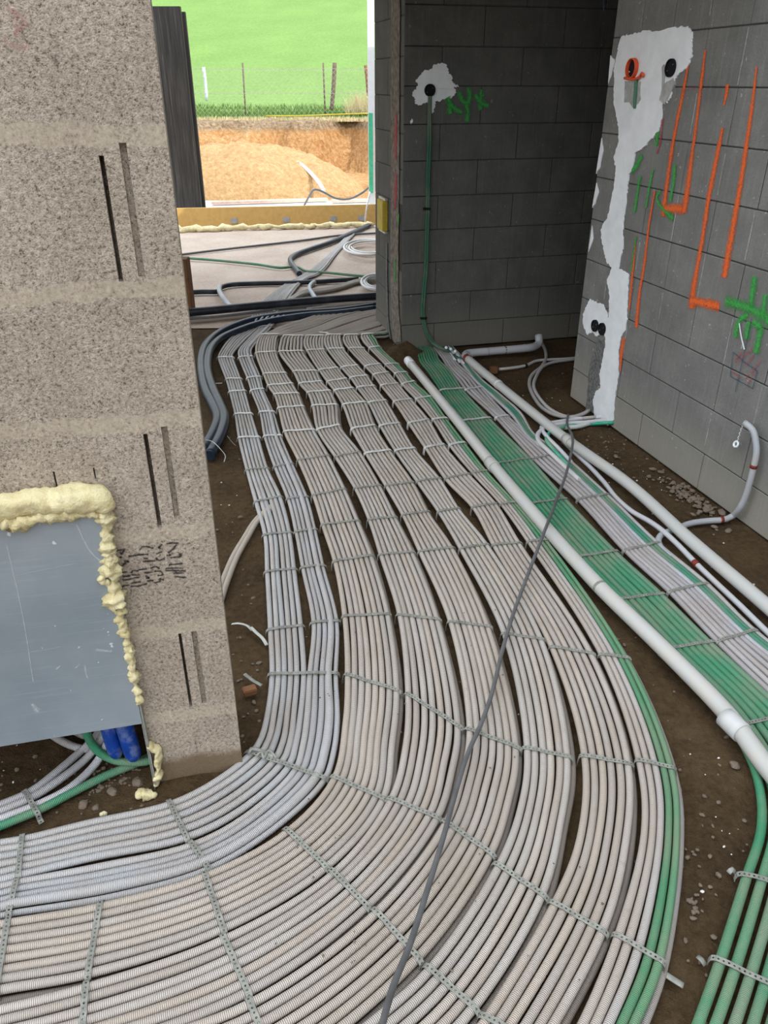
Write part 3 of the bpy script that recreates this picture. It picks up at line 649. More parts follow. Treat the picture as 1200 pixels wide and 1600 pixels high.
# loop coming out of the plastered wall foot and turning into the outer bundle
run([(985,655,.03),(945,657,.02),(915,660,.02),(880,662,.02),(856,667,.022),(841,677,.024),(842,690,.026),(855,703,.028),(875,722,.024),(905,750,.02)], .0115, (.55,.54,.55), 'white conduit looping from the plastered wall foot, outermost of the loop', mat='pvc')
run([(960,660,.03),(930,662),(900,664),(872,670,.02),(856,679,.024),(855,690,.028),(868,706,.03),(890,730,.025)], .010, (.02,.33,.2), 'green conduit looping from the plastered wall foot into the bundle', mat='pvc')
run([(970,652,.03),(935,652),(900,655),(872,659),(852,663),(846,668,.016),(856,684,.03),(872,700,.03),(892,722,.02)], .0105, (.58,.58,.61), 'white conduit passing under the far pipe, innermost of the loop', mat='pvc')
run([(925,660,.012),(900,667),(880,668),(862,672)], .0125, (.55,.60,.57), 'short pale conduit beside the plastered wall foot', mat='pvc')
# two grey conduits snaking over the floor of the recess
run([(843,530,.03),(851,545),(853,560),(846,573),(832,585),(827,600),(834,620),(848,638),(866,648),(888,652),(908,648),(922,640)], .0105, (.36,.34,.33), 'grey conduit snaking across the recess floor, left of the pair', mat='pvc')
run([(900,561),(866,566),(850,572),(838,588),(834,605),(845,625),(860,640),(880,650),(905,654),(930,652)], .0105, (.42,.40,.39), 'grey conduit snaking across the recess floor, right of the pair', mat='pvc')
cc = run([(780,577),(800,575),(822,571),(838,564),(858,562),(880,561),(905,559)], .0095, (.44,.42,.40), 'grey conduit with dark coupling on the recess floor', mat='pvc')
tube('coupling', [G(820,571.5,.0095), G(823.5,571,.0095)], .0115, M['blackcup'], cc, step=.01); box('end_block', G(771, 578, .02), (.05, .04, .04), M['brownboard'], parent=cc, bevel=.004)
# conduit ends poking up at the back wall
for k, (u, v, lab) in enumerate(((697, 539, 'leftmost'), (704, 541, 'middle'), (711, 545, 'rightmost'))):
    run([G(u + 14, v + 24, .02), G(u + 6, v + 12, .02), G(u + 1, v + 5, .05), G(u, v + 4, .085)], .009, (.62,.64,.66), f'{lab} pale conduit end sticking up at the back wall', mat='pvc', name='conduit_end')
run([(704,546,.03),(712,556),(725,568),(738,578),(752,588),(765,592)], .009, (.45, .46, .48), 'grey conduit dipping under the far white pipe at the back wall', mat='pvc')

# riser on the right wall
rp = [RIGHT.px(1163, 660, .045), RIGHT.px(1176, 672, .035), RIGHT.px(1181, 690, .03), RIGHT.px(1182, 707, .03), RIGHT.px(1178, 728, .03), RIGHT.px(1172, 752, .03), RIGHT.px(1163, 780, .03),
      RIGHT.px(1155, 795, .035), G(1145, 806, .02), G(1130, 812, .013), G(1105, 814, .013), G(1078, 818, .013), G(1058, 826, .013), G(1036, 834, .013), G(1029, 842, .013), G(1030, 851, .013), G(1036, 860, .013), G(1050, 872, .012)]
riser = tube('riser_conduit', rp, .0125, M['pvc'], color=(.36, .375, .40), step=.015); tag(riser, 'pale grey conduit curving up the right wall to an open end', 'conduit')
def ring(p, q, r, mat, parent, name='seal_ring'): return tube(name, [p, q], r, mat, parent, step=.005)
ring(RIGHT.px(1178.5, 726, .03), RIGHT.px(1177, 731, .03), .0145, M['redring'], riser); ring(G(1129.5, 812, .013), G(1125, 812.3, .013), .0145, M['redring'], riser)
ring(rp[0] + (rp[0] - rp[1]).normalized() * .003, rp[0], .0090, M['blackcup'], riser, 'open_mouth')
# plug on a little chain
ch = empty('plug_on_chain', RIGHT.px(1150, 694, .03)); tag(ch, 'white ring plug hanging on a thin chain from the riser end', 'plug')
def torus(name, c, R_, r_, ax, mat, parent=None, n=20, m_=8):
    ax = Vector(ax).normalized(); u = ax.orthogonal().normalized(); w_ = ax.cross(u)
    P = [Vector(c) + (u * math.cos(t) + w_ * math.sin(t)) * R_ for t in np.linspace(0, 2 * math.pi, n + 1)]
    return tube(name, P, r_, mat, parent, step=.004, sides=m_, cap=False)
torus('ring', RIGHT.px(1150, 694, .03), .011, .0045, (RIGHT.n[0], RIGHT.n[1], .3), M['frame'], ch)
c0, c1 = RIGHT.px(1160, 665, .045), RIGHT.px(1152, 689, .03)
V = []
bmc = bmesh.new()
for i in range(12):
    p = c0.lerp(c1, (i + .5) / 12) + Vector((.002 * math.sin(i * 2), 0, 0)); bmesh.ops.create_icosphere(bmc, subdivisions=1, radius=.0026, matrix=Matrix.Translation(p))
bm_obj('chain', bmc, M['frame'], ch)
# conduit with red ring beside far white pipe
o = run([(880,690,.012),(903,712,.012),(925,733,.012),(945,755),(963,778),(990,801,.02),(1012,813,.025),(1035,829,.03),(1060,852,.025),(1087,880,.015),(1120,912),(1153,943),(1200,989),(1260,1045)], .0105, (.46,.46,.475), 'white conduit with a dark red ring running beside the far white pipe', mat='pvc')
ring(G(1084.5, 878, .016), G(1089, 883, .0155), .0125, M['redring'], o)
run([(960,808),(1000,850),(1050,893),(1100,935),(1150,975),(1210,1020)], .0085, (.52,.48,.44), 'thin dusty grey cable along the right edge of outermost bundle', mat='cable', name='cable', cat='cable')

# ---------------------------------------------------------------- white drain pipes
def P2(l, z): return [G(u, v, z) for u, v in l]
pz = .052
p1 = empty('drain_pipe', G(900, 877)); tag(p1, 'long dusty white drain pipe lying between the pale bundles and green bundle', 'pipe')
l1 = P2([(640,566),(703,643),(767,723),(833,801),(900,877),(943,923),(1033,1010),(1140,1120),(1192,1190),(1290,1310)], pz)
tube('pipe', l1, .0255, M['pvc'], p1, color=(.46,.455,.43), step=.05, sides=20)
a = G(1133, 1120, pz); b = G(1160, 1146, pz); tube('socket_collar', [a, b], .0295, M['pvc'], p1, color=(.52,.52,.51), step=.02, sides=20)
a = G(765, 721, pz); b = G(773, 731, pz); tube('socket_collar', [a, b], .0285, M['pvc'], p1, color=(.44,.43,.40), step=.02, sides=20)
a = G(637.5, 563, pz); b = G(643, 570, pz); tube('end_rim', [a, b], .0275, M['pvc'], p1, color=(.75,.76,.78), step=.02, sides=20)
def hoop(c, t, r, label):
    t = t.normalized(); u = Vector((0, 0, 1)); s = t.cross(u).normalized(); V = []; Fq = []
    for i in range(17):
        a = math.pi * (i / 16) * 1.25 - .4
        for w_ in (-.0055, .0055): V.append(c + t * w_ + s * math.cos(a) * r + u * math.sin(a) * r)
    Fq = [(2 * i, 2 * i + 1, 2 * i + 3, 2 * i + 2) for i in range(16)]
    o = mesh('pipe_strap', V, Fq, M['steel']); m_ = o.modifiers.new('t', 'SOLIDIFY'); m_.thickness = .0015; tag(o, label, 'strap'); return o
hoop(G(938, 918, pz), l1[5] - l1[4], .0265, 'perforated steel hoop clamped round the near white drain pipe')
p2 = empty('drain_pipe', G(887, 687)); tag(p2, 'long white drain pipe nearest the right wall with an elbow at the back', 'pipe')
l2 = P2([(730,560),(780,602),(887,688),(983,757),(1080,845),(1193,942),(1300,1035)], .045)
tube('pipe', l2, .0245, M['pvc'], p2, color=(.46,.46,.44), step=.05, sides=20)
a = G(884, 685, .045); b = G(892, 692, .045); tube('socket_collar', [a, b], .0275, M['pvc'], p2, color=(.45,.44,.41), step=.02, sides=20)
a = G(777, 599, .045); b = G(780, 602, .045); tube('joint_ring', [a, b], .0265, M['pvc'], p2, color=(.6,.6,.58), step=.02, sides=20)
l3 = P2([(733,561),(728,557),(729,553),(742,551),(765,549),(800,546),(830,543),(838,540)], .045); l3.append(G(838, 540, .045) + Vector((.02, .02, .012))); l3.append(l3[-1] + Vector((.0, .03, .045)))
tube('elbow_pipe', l3, .0255, M['pvc'], p2, color=(.42,.43,.45), step=.015, sides=20)
ring(G(729, 559, .045), G(732, 561.5, .045), .0275, M['redring'], p2)
for u, v in ((760, 549.5), (788, 547), (819, 544)): ring(G(u, v, .045), G(u + 2, v - .2, .045), .0272, M['greypatch'] if u != 788 else M['cable'], p2, 'pipe_ring')

# grey cable crossing everything
cab = [(888,648,.03),(886,662,.04),(893,678,.09),(895,690,.09),(886,735,.06),(868,785,.06),(845,845,.115),(822,905,.075),(800,965,.07),(784,1020,.07),(768,1085,.07),(752,1130,.07),(730,1180,.08),(710,1245,.09),(693,1307,.11),(667,1393,.14),(640,1477,.18),(613,1545,.22),(590,1630,.28)]
run(cab, .0062, None, 'dark grey cable lying diagonally across all the bundles', mat='cable', name='cable', cat='cable', step=.02)

# ---------------------------------------------------------------- insulated pipes and far floor pipes
def zz(l, k=3.53, ox=300, oy=460): return [(ox + x / k, oy + y / k) for x, y in l]
run(zz([(1010,62),(800,90),(620,102),(470,118),(330,142),(215,180),(130,225),(75,280),(52,345),(52,430),(75,530),(115,610),(140,680),(112,770),(60,860)]), .026, None, 'blue-black insulated pipe curving past the pier, left of the pair', z=.03, mat='insul', name='insulated_pipe', cat='pipe', sides=14)
run(zz([(1010,78),(800,104),(640,116),(500,135),(370,162),(255,200),(165,240),(110,290),(88,350),(88,430),(115,520),(155,610),(178,680),(155,780),(95,890)]), .026, None, 'blue-black insulated pipe curving past the pier, right of the pair', z=.034, mat='insul', name='insulated_pipe', cat='pipe', sides=14)
run([(60,510),(180,498.5),(280,489.5),(330,485),(420,476),(500,469),(600,461.5)], .032, None, 'thick black pipe lying straight across the far floor', z=.065, mat='black', name='black_pipe', cat='pipe', sides=14)
run([(60,505),(180,502),(282,498),(330,496),(400,488),(450,481),(520,477),(600,470)], .014, None, 'dark grey cable just in front of the thick black pipe', z=.03, mat='cable', name='cable', cat='cable')
run([(60,522),(180,513),(282,504),(330,500),(380,495),(430,488),(500,482),(600,474)], .013, (.30,.25,.21), 'brownish conduit in front of the thick black pipe', z=.014)
run([(480,484),(520,479),(560,475),(600,472)], .016, (.34,.30,.26), 'beige conduit crossing beside the thick black pipe', z=.045)
for k in range(6):
    u = 399 + k * 7.2
    run([(u + 10, 492, .03), (u + 3, 497, .04), (u, 501, .03)], .007, (.72,.72,.74), f'{ORD[k]} from left of the white conduit ends under the black pipe', name='conduit_end', step=.01)
run([(80,463),(200,460),(285,457.5),(315,456),(340,455.5),(345,449),(360,445),(400,443),(470,441.5),(560,436)], .021, None, 'thin black pipe across the far floor with a bend at its left', mat='black', name='black_pipe', cat='pipe')
run([(343,447,.05),(343,455,.06),(349,465,.05),(356,474,.03),(362,480,.03)], .020, (.34,.38,.42), 'grey insulated stub bending down from the thin black pipe', mat='pvc', name='insulated_pipe', cat='pipe')
run([(510,438.5),(494,440),(485,446),(484,452),(489,460),(494,468)], .020, (.34,.38,.42), 'grey insulated hook-shaped pipe on the far floor', mat='pvc', name='insulated_pipe', cat='pipe')
run([(577,351.5),(563,358),(545,366),(515,379),(480,391),(462,398),(454,404),(455,411),(462,420),(468,428)], .026, None, 'grey-blue insulated pipe with a sharp bend near the far kerb', mat='insul', name='insulated_pipe', cat='pipe')
run([(60,424),(180,410),(282,398),(330,392),(400,384),(470,376),(530,368),(592,364)], .012, (.42,.36,.36), 'thin pinkish conduit stretched across the far floor', mat='cable')
run([(60,384),(180,394),(282,402.5),(340,407),(400,413),(440,418.5),(456,417),(466,418),(480,424),(510,426),(560,431),(600,434)], .0125, (.02,.26,.14), 'thin dark green conduit stretched across the far floor', z=.02)
# flat grey pair going right, and coils beside the column
for k in range(4):
    run([(428,487 - k), (450,472 - k * 1.2), (480,458 - k * 1.5), (505,455 - k * 1.2), (530,450 - k * 1.3), (560,441 - k * 1.2), (600,437 - k * 1.5)], .012, (.46,.43,.40), f'{ORD[k]} from the front of the grey conduits branching right to the coil', z=.02)
def coil(cu, cv, ru, rv, n, r, color, label, group):
    pts = []
    for i in range(n * 14 + 1):
        a = i / 14 * 2 * math.pi; k = 1 + .16 * math.sin(i * .33) + .03 * (i // 14)
        pts.append(G(cu + ru * k * math.cos(a), cv + rv * k * math.sin(a), r + .012 * (i / 14)))
    return tag(tube('conduit_coil', pts, r, M['pvc'], color=color, step=.04, sides=8), label, 'coil', group)
coil(590, 440, 20, 10, 5, .011, (.62,.65,.66), 'coil of pale conduit beside the dark column, nearer of the two', 'conduit coils')
coil(578, 386, 32, 10, 5, .012, (.60,.60,.58), 'loose coil of grey conduit on the far floor behind', 'conduit coils')
tag(box('wood_offcut', AY(293, 445, 6.1) , (.055, .12, .40), M['brownboard'], bevel=.004), 'narrow brown board standing on end behind the pier edge', 'board')

# ---------------------------------------------------------------- strips on walls: paint, plaster
def ribbon(name, W, px, width, mat, parent, off=.0022, step=.006, amp=.12, end=True):
    P = resample([W.px(u, v, off) for u, v in px], step); T = np.gradient(P, axis=0); T /= np.linalg.norm(T, axis=1)[:, None]
    N = np.cross(T, np.array([W.n[0], W.n[1], 0.0])); V = []; Fq = []; U = []; n = len(P)
    if not np.isscalar(width): width = np.interp(np.linspace(0, 1, n), np.linspace(0, 1, len(width)), width)
    else: width = np.full(n, width)
    for i in range(n):
        w_ = width[i] * (1 + amp * fbm(P[i][0] * 30, P[i][1] * 30, P[i][2] * 30)) / 2
        V += [tuple(P[i] - N[i] * w_), tuple(P[i] + N[i] * w_)]
    for i in range(n - 1): Fq.append((2 * i, 2 * i + 1, 2 * i + 3, 2 * i + 2)); U += [(0, i), (1, i), (1, i + 1), (0, i + 1)]
    o = mesh(name, V, Fq, mat, parent); uv = o.data.uv_layers.new(name='UVMap'); uv.data.foreach_set('uv', [c for q in U for c in q]); return o
_off = [0.0026]
def spray(W, px, width, mat, parent, name='spray_mark'):
    _off[0] += .00012
    k = 1.0 if name != 'spray_mark' or mat in ('frame', 'rdf_p') else 1.65
    width = [w_ * k for w_ in width] if not np.isscalar(width) else width * (k if width < .04 else 1.3 if k > 1 else 1)
    return ribbon(name, W, px, width, M[mat], parent, off=_off[0])
OR = wall_right
spray(RIGHT, [(1076,98),(1070,130),(1064,160),(1052,220),(1043,280),(1038,318),(1036,338)], [.012, .022, .026, .026, .024, .03, .036], 'or_p', OR)
spray(RIGHT, [(1037,328),(1052,326),(1070,327)], .05, 'or_p', OR)
spray(RIGHT, [(1068,332),(1072,310),(1080,250),(1087,200),(1093,150),(1102,78)], [.042, .036, .022, .018, .022, .014], 'or_p', OR)
spray(RIGHT, [(1137,132),(1135,145),(1131,165)], [.02, .022, .008], 'or_p', OR)
spray(RIGHT, [(1129,200),(1119,250),(1107,310),(1098,370),(1089,420),(1083,455),(1080,482)], [.018, .03, .028, .028, .026, .032, .044], 'or_p', OR)
spray(RIGHT, [(1078,470),(1098,473),(1124,479)], .048, 'or_p', OR)
spray(RIGHT, [(1182,105),(1175,165),(1165,235),(1155,300),(1146,350),(1137,400),(1131,434)], [.01, .02, .026, .028, .03, .036, .036], 'or_p', OR)
spray(RIGHT, [(1023,298),(1014,350),(1007,410),(999,460),(994,512)], [.012, .018, .022, .024, .03], 'or_p', OR)
spray(RIGHT, [(993,380),(988,430),(983,485)], [.012, .022, .014], 'or_p', OR)
spray(RIGHT, [(975,528),(971,550),(969,580)], [.03, .034, .01], 'or_p', OR)
spray(RIGHT, [(1065,142),(1080,138),(1096,142)], .02, 'rdf_p', OR)
spray(RIGHT, [(1036,185),(1031,225),(1026,240)], .010, 'rd_p', OR)
for l, w_ in (([(1028,205),(1025,228)], .03), ([(1003,243),(995,258),(986,268)], .045), ([(1000,275),(996,300),(991,332)], .025), ([(1020,265),(1015,290),(1009,325)], .018), ([(1054,258),(1052,285),(1047,315)], .025),
              ([(1032,298),(1026,308),(1034,325),(1048,338)], .02), ([(1042,332),(1052,342)], .03), ([(994,370),(989,400),(986,425)], .014),
              ([(1179,432),(1176,455),(1172,484)], .035), ([(1133,471),(1150,475),(1170,482),(1200,497)], .055), ([(1168,491),(1156,500),(1151,513),(1149,528)], .03), ([(1171,503),(1168,515),(1166,530)], .034),
              ([(1196,460),(1193,480),(1191,497)], .03), ([(1176,502),(1188,512),(1186,525),(1181,552)], .045), ([(1197,500),(1210,510)], .05)):
    spray(RIGHT, l, w_, 'gr_p', OR)
for l in ([(1145,550),(1141,588)], [(1141,588),(1176,607)], [(1176,607),(1183,580)], [(1183,580),(1163,566)], [(1163,566),(1145,550)], [(1174,498),(1163,550),(1149,612)]): spray(RIGHT, l, .007, 'bl_p', OR, 'pencil_line')
for l in ([(1160,550),(1148,563)], [(1176,545),(1150,567)], [(1178,556),(1163,572)], [(1189,563),(1165,592)], [(1182,580),(1168,600)], [(1156,590),(1143,580)]): spray(RIGHT, l, .006, 'rd_p', OR, 'hatch_line')
spray(RIGHT, [(1155,505),(1158,525),(1163,546)], .007, 'frame', OR, 'paint_dribble')
for l in ([(943,-5),(943,20)],): spray(RIGHT, l, .01, 'bl_p', OR, 'pencil_line')
for l, w_ in (([(699,152),(703,163),(702,178)], .035), ([(703,163),(714,172),(722,176)], .032), ([(717,144),(723,158),(731,160),(734,148),(731,137)], .03), ([(728,162),(731,176),(729,190)], .03), ([(752,140),(751,160),(750,172)], .03), ([(742,148),(752,160),(763,166)], .03)):
    spray(BACK, l, w_, 'gr_p', wall_back)
spray(ENDF, [(619,178),(618,215),(618,250)], [.03, .06, .03], 'rd_p', wall_end); spray(ENDF, [(619,270),(618,300),(617,328)], [.03, .06, .03], 'rd_p', wall_end)
spray(ENDF, [(623,334),(622,350)], .04, 'gr_p', wall_end); spray(ENDF, [(617,405),(617,440)], .05, 'gr_p', wall_end)
for l, w_ in (([(10,10),(40,38),(20,50)], .02), ([(5,60),(30,75),(45,70)], .012), ([(25,30),(28,60)], .01)): spray(PIER, l, w_, 'rdf_p', wall_pier)
# black stamped characters on the pier block (worn print)
def Z8(l): return [(160 + x / 8, 830 + y / 8) for x, y in l]
stamp = [[(130,238),(210,240),(290,222)], [(275,232),(240,285),(215,262)], [(240,320),(195,345),(155,362)], [(160,390),(205,425),(245,432),(285,400),(330,375)], [(270,370),(330,375)], [(325,318),(450,297),(575,288)],
         [(468,238),(500,195),(560,195),(640,215)], [(500,378),(580,375),(660,370)], [(515,338),(570,342)], [(745,162),(705,212),(730,215)], [(745,255),(670,285)], [(670,328),(700,362),(780,340)],
         [(800,158),(870,148),(950,150)], [(930,165),(880,225),(820,272)], [(800,300),(860,296)], [(850,335),(930,322),(972,318),(970,275)],
         [(235,522),(312,508)], [(250,570),(352,556)], [(250,608),(335,604)], [(228,702),(280,680),(340,672)], [(360,525),(385,492),(450,500)], [(360,548),(470,545)], [(335,602),(400,585),(462,580)], [(348,652),(482,632)], [(350,690),(450,682),(560,655)],
         [(450,482),(560,468)], [(525,522),(622,510)], [(540,558),(580,582),(545,585)], [(555,622),(640,618)], [(600,468),(660,442),(712,468)], [(650,500),(730,505),(752,545),(690,556)], [(645,648),(722,622),(712,598),(770,608)],
         [(830,422),(920,412),(1002,405)], [(788,468),(900,460),(1012,460)], [(790,492),(1040,496)], [(890,526),(1022,520)], [(900,566),(1052,580)]]
for l in stamp: ribbon('stamp_print', PIER, Z8(l), .0085, M['stamp'], wall_pier, off=.0006, step=.002)

def patch(name, W, px, mat, parent, th=.004, jag=.004, off=.0, seed=0, sub=4, name_label=None):
    """irregular trowelled patch with real thickness, outline traced on the wall"""
    rr = random.Random(seed); out = []
    for i in range(len(px)):
        a = px[i]; b = px[(i + 1) % len(px)]
        for k in range(sub):
            q, z = W.sz(a[0] + (b[0] - a[0]) * k / sub, a[1] + (b[1] - a[1]) * k / sub); out.append((q + rr.uniform(-jag, jag), z + rr.uniform(-jag, jag)))
    bm = bmesh.new(); vs_ = [bm.verts.new(W.P(q, z, off + th)) for q, z in out]; f = bm.faces.new(vs_)
    r_ = bmesh.ops.extrude_face_region(bm, geom=[f]); nv = [e for e in r_['geom'] if isinstance(e, bmesh.types.BMVert)]
    for v in nv: v.co -= Vector((W.n[0], W.n[1], 0)) * (th + .003)
    bmesh.ops.triangulate(bm, faces=[f_ for f_ in bm.faces if len(f_.verts) > 4])
    return bm_obj(name, bm, mat, parent)
main = [(974,56),(990,53),(1005,49),(1030,48),(1065,42),(1078,43),(1083,55),(1081,75),(1082,88),(1074,107),(1060,116),(1053,128),(1050,150),(1043,160),(1036,163),(1034,190),(1030,205),(1014,222),(1004,233),(993,238),(990,262),(983,275),(981,300),(977,330),(974,360),(975,385),(970,408),(968,420),(983,428),(982,449),(981,480),(979,512),(970,530),(967,551),(967,584),(962,617),(959,656),(950,664),(943,659),(934,662),(929,648),(928,624),(932,611),(940,605),(938,584),(941,569),(946,545),(947,527),(943,520),(932,525),(926,518),(918,523),(912,506),(912,490),(917,479),(922,468),(932,472),(944,476),(952,498),(953,477),(953,453),(949,438),(953,430),(957,418),(949,410),(945,395),(941,372),(940,358),(950,340),(957,310),(962,280),(963,262),(960,245),(967,225),(968,205),(966,190),(960,160),(961,130),(960,110),(965,85),(969,65)]
patch('plaster_band', RIGHT, main, M['plaster'], wall_right, seed=3, jag=.0045, th=.005, sub=7)
for l in ([(941,215),(943,235),(938,262),(932,271)], [(933,285),(936,300),(931,318),(926,324)], [(926,352),(928,372),(920,394)], [(955,86),(962,95),(956,118),(951,130)]): patch('plaster_smear', RIGHT, l, M['plaster'], wall_right, seed=len(l), jag=.002)
patch('chase_shade_strip', RIGHT, [(934,528),(944,530),(946,545),(940,565),(938,590),(932,610),(928,630),(926,645),(916,642),(918,610),(921,575),(928,550)], M['chase'], wall_right, th=.002, jag=.006, seed=8)  # shadow of the cut chase painted as a flat dark grey strip
patch('grey_recess_patch', RIGHT, [(978,127),(990,127),(1003,128),(1002,145),(1003,155),(999,162),(990,168),(985,160),(977,160)], M['recessgrey'], wall_right, th=.0065, jag=.001, seed=2)  # recesses below the sockets drawn as flat grey patches
patch('grey_recess_patch', RIGHT, [(1036,104),(1040,100),(1042,115),(1040,130),(1054,122),(1056,132),(1044,158),(1038,162),(1032,156),(1036,140)], M['recessgrey'], wall_right, th=.0065, jag=.0015, seed=4)
b8 = lambda l: [(630 + x / 8, 90 + y / 8) for x, y in l]
patch('plaster_blob', BACK, b8([(480,70),(540,90),(560,170),(600,230),(620,310),(690,350),(640,380),(655,440),(600,510),(540,505),(500,520),(400,560),(390,640),(365,705),(345,690),(330,560),(280,560),(200,590),(150,570),(150,510),(105,480),(150,400),(180,350),(150,280),(240,190),(330,140),(400,90)]), M['plaster'], wall_back, seed=6, jag=.006, sub=6)
patch('plaster_smear', BACK, b8([(110,765),(122,790),(95,835),(85,800)]), M['plaster'], wall_back, seed=1, jag=.002)
# rough cast edge and chase on the jamb
ribbon('rough_edge', ENDF, [(618,-10),(617,120),(617,260),(616,400),(617,480),(621,535)], .20, M['roughstrip'], wall_end, off=.006, step=.02, amp=.12)
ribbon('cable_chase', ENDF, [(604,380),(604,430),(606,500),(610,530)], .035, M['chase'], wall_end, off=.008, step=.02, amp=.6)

def cup(W, u, v, r, mat, label, rim='blackcup', depth=.03, proud=.0115, inner='blackcup', tilt=0):
    c = W.px(u, v, proud); root = empty('socket_box', c); tag(root, label, 'socket box'); n = Vector((W.n[0], W.n[1], 0)); s = Vector((W.d[0], W.d[1], 0)); up = Vector((0, 0, 1))
    V = []; Fq = []; N_ = 24; pd = .012 if rim == 'orange' else .004; prof = [(r, -.012), (r, pd), (r * .9, pd), (r * .88, -.004)]
    for rr_, h in prof:
        for i in range(N_):
            a = i * 2 * math.pi / N_; V.append(c + s * math.cos(a) * rr_ + up * math.sin(a) * rr_ + n * h)
    for k in range(len(prof) - 1):
        for i in range(N_): Fq.append((k * N_ + i, k * N_ + (i + 1) % N_, (k + 1) * N_ + (i + 1) % N_, (k + 1) * N_ + i))
    mesh('cup_rim', V, Fq, M[rim], root, smooth=False)
    V = [c + s * math.cos(i * 2 * math.pi / N_) * r * .88 + up * math.sin(i * 2 * math.pi / N_) * r * .88 - n * .003 for i in range(N_)]
    mesh('cup_bottom', V, [tuple(range(N_))], M[inner], root)
    # screws and knock-outs inside
    bm = bmesh.new()
    for a in (.6, 3.7): bmesh.ops.create_icosphere(bm, subdivisions=1, radius=r * .1, matrix=Matrix.Translation(c + s * math.cos(a) * r * .6 + up * math.sin(a) * r * .6))
    bm_obj('screw', bm, M['clip'] if rim == 'orange' else M['cable'], root)
    return root
cup(BACK, 672, 141, .033, None, 'round black socket box in the plaster blob on the back wall')
cup(RIGHT, 988, 107, .041, None, 'orange round socket box in the white plaster on right wall', rim='orange')
cup(RIGHT, 1047, 106, .034, None, 'round black socket box high in white plaster right of orange one')
cup(RIGHT, 929, 509, .031, None, 'left one of two low black socket boxes on the right wall')
cup(RIGHT, 940, 514, .031, None, 'right one of two low black socket boxes on the right wall')
tag(ribbon_o := tube('box_bracket', [RIGHT.px(976, 122, .014), RIGHT.px(990, 124, .016), RIGHT.px(999, 120, .016), RIGHT.px(1003, 114, .014), RIGHT.px(1005, 120, .014)], .006, M['orange'], step=.01), 'bent orange lug under the orange socket box', 'bracket')
tag(tube('lead_conduit', [RIGHT.px(994, 124, .012), RIGHT.px(993, 140, .012), RIGHT.px(992, 155, .012), RIGHT.px(992, 169, .006)], .008, M['cond'], color=(.01, .26, .16), step=.01), 'short green conduit dropping from the orange socket box', 'conduit')
for k, dx in ((0, 0), (1, 3.2)):
    l = [(671 + dx * .5, 150), (670 + dx * .7, 180), (669.5 + dx, 220), (667.5 + dx, 270), (667 + dx, 320), (665.5 + dx, 370), (664 + dx, 420), (660.5 + dx, 460), (659 + dx, 490), (662 + dx, 510), (668 + dx, 525)]
    P = [BACK.px(u, v, .012 + .002 * k) for u, v in l] + [G(682 + dx, 541, .06), G(695 + dx, 547, .04), G(706 + dx, 551, .02), G(716, 562, .02)]
    tag(tube('wall_conduit', P, .0085, M['cond'], color=(.005, .15, .085), step=.03), f'dark green conduit down the back wall, {"left" if k == 0 else "right"} of the pair', 'conduit')
for v in (326, 497): tag(box('conduit_clip', BACK.px(667 - (v > 400) * 5, v, .02), (.045, .022, .012), M['greenf' if 0 else 'blackcup'], ax=BACK.d, bevel=.002), f'{"upper" if v < 400 else "lower"} dark clip on the green wall conduits', 'clip')
# yellow junction box on the jamb
yb = ENDF.px(601, 335, .03); r_ = empty('junction_box', yb); tag(r_, 'small yellow switch box on the dark column edge', 'box')
q0, z0 = ENDF.sz(597, 356); q1, z1 = ENDF.sz(606, 314)
box('box_body', ENDF.P((q0 + q1) / 2, (z0 + z1) / 2, .018), (abs(q1 - q0), .036, z1 - z0), M['yellow'], ax=ENDF.d, parent=r_, bevel=.004)
for zc_ in (z0 - .008, z1 + .008): box('metal_lug', ENDF.P((q0 + q1) / 2, zc_, .012), (abs(q1 - q0) * 1.1, .02, .014), M['clip'], ax=ENDF.d, parent=r_)

# ---------------------------------------------------------------- cabinet in the pier niche
cq, cz = PIER.sz(222, 1132, .028); _, czb = PIER.sz(0, 1168, .028); ztop = PIER.sz(80, 790, .028)[1]
cb = empty('meter_cabinet', PIER.P(-.5, .2, .0)); tag(cb, 'grey sheet-metal cabinet sealed with yellow foam into the foot of the pier', 'cabinet')
def slab_px(name, poly, off0, off1, mat, parent):
    bm = bmesh.new(); f = [bm.verts.new(PIER.P(q, z, off1)) for q, z in poly]; b_ = [bm.verts.new(PIER.P(q, z, off0)) for q, z in poly]; n = len(poly)
    bm.faces.new(f); bm.faces.new(b_[::-1])
    for i in range(n): bm.faces.new((f[i], b_[i], b_[(i + 1) % n], f[(i + 1) % n]))
    return bm_obj(name, bm, mat, parent)
slab_px('front_panel', [(-1.3, czb), (cq, cz), (cq, ztop), (-1.3, ztop)], .022, .025, M['sheet'], cb)
for l, w_ in (([(10, 850), (35, 960), (52, 1065)], .003), ([(120, 820), (140, 860), (160, 880)], .006), ([(133, 1040), (134, 1052), (137, 1060)], .007), ([(88, 1046), (94, 1040)], .006), ([(118, 1044), (124, 1038)], .005), ([(150, 1015), (175, 1018)], .012), ([(50, 1100), (60, 1112)], .02), ([(100, 1010), (40, 1020)], .002), ([(20, 900), (120, 880)], .002)):
    o_ = ribbon('scuff_mark', PIER, l, w_, M['scuff'], cb, off=.0256, step=.003, amp=.5)
slab_px('side_sheet', [(cq - .002, .0), (cq, .0), (cq, ztop), (cq - .002, ztop)], -.15, .022, M['steel'], cb)
slab_px('edge_flange', [(cq + .001, .02), (cq + .005, .02), (cq + .005, .5), (cq + .001, .5)], .0, .024, M['steel'], cb)
f1 = [PIER.px(u, v, .022) for u, v in ((-70, 800), (-20, 795), (20, 790), (50, 783), (80, 783), (110, 780), (140, 778), (158, 782), (166, 798))]
bead('foam_bead', f1, .025, .30, M['foam'], cb, step=.006, fr=16, sides=18, seed=4)
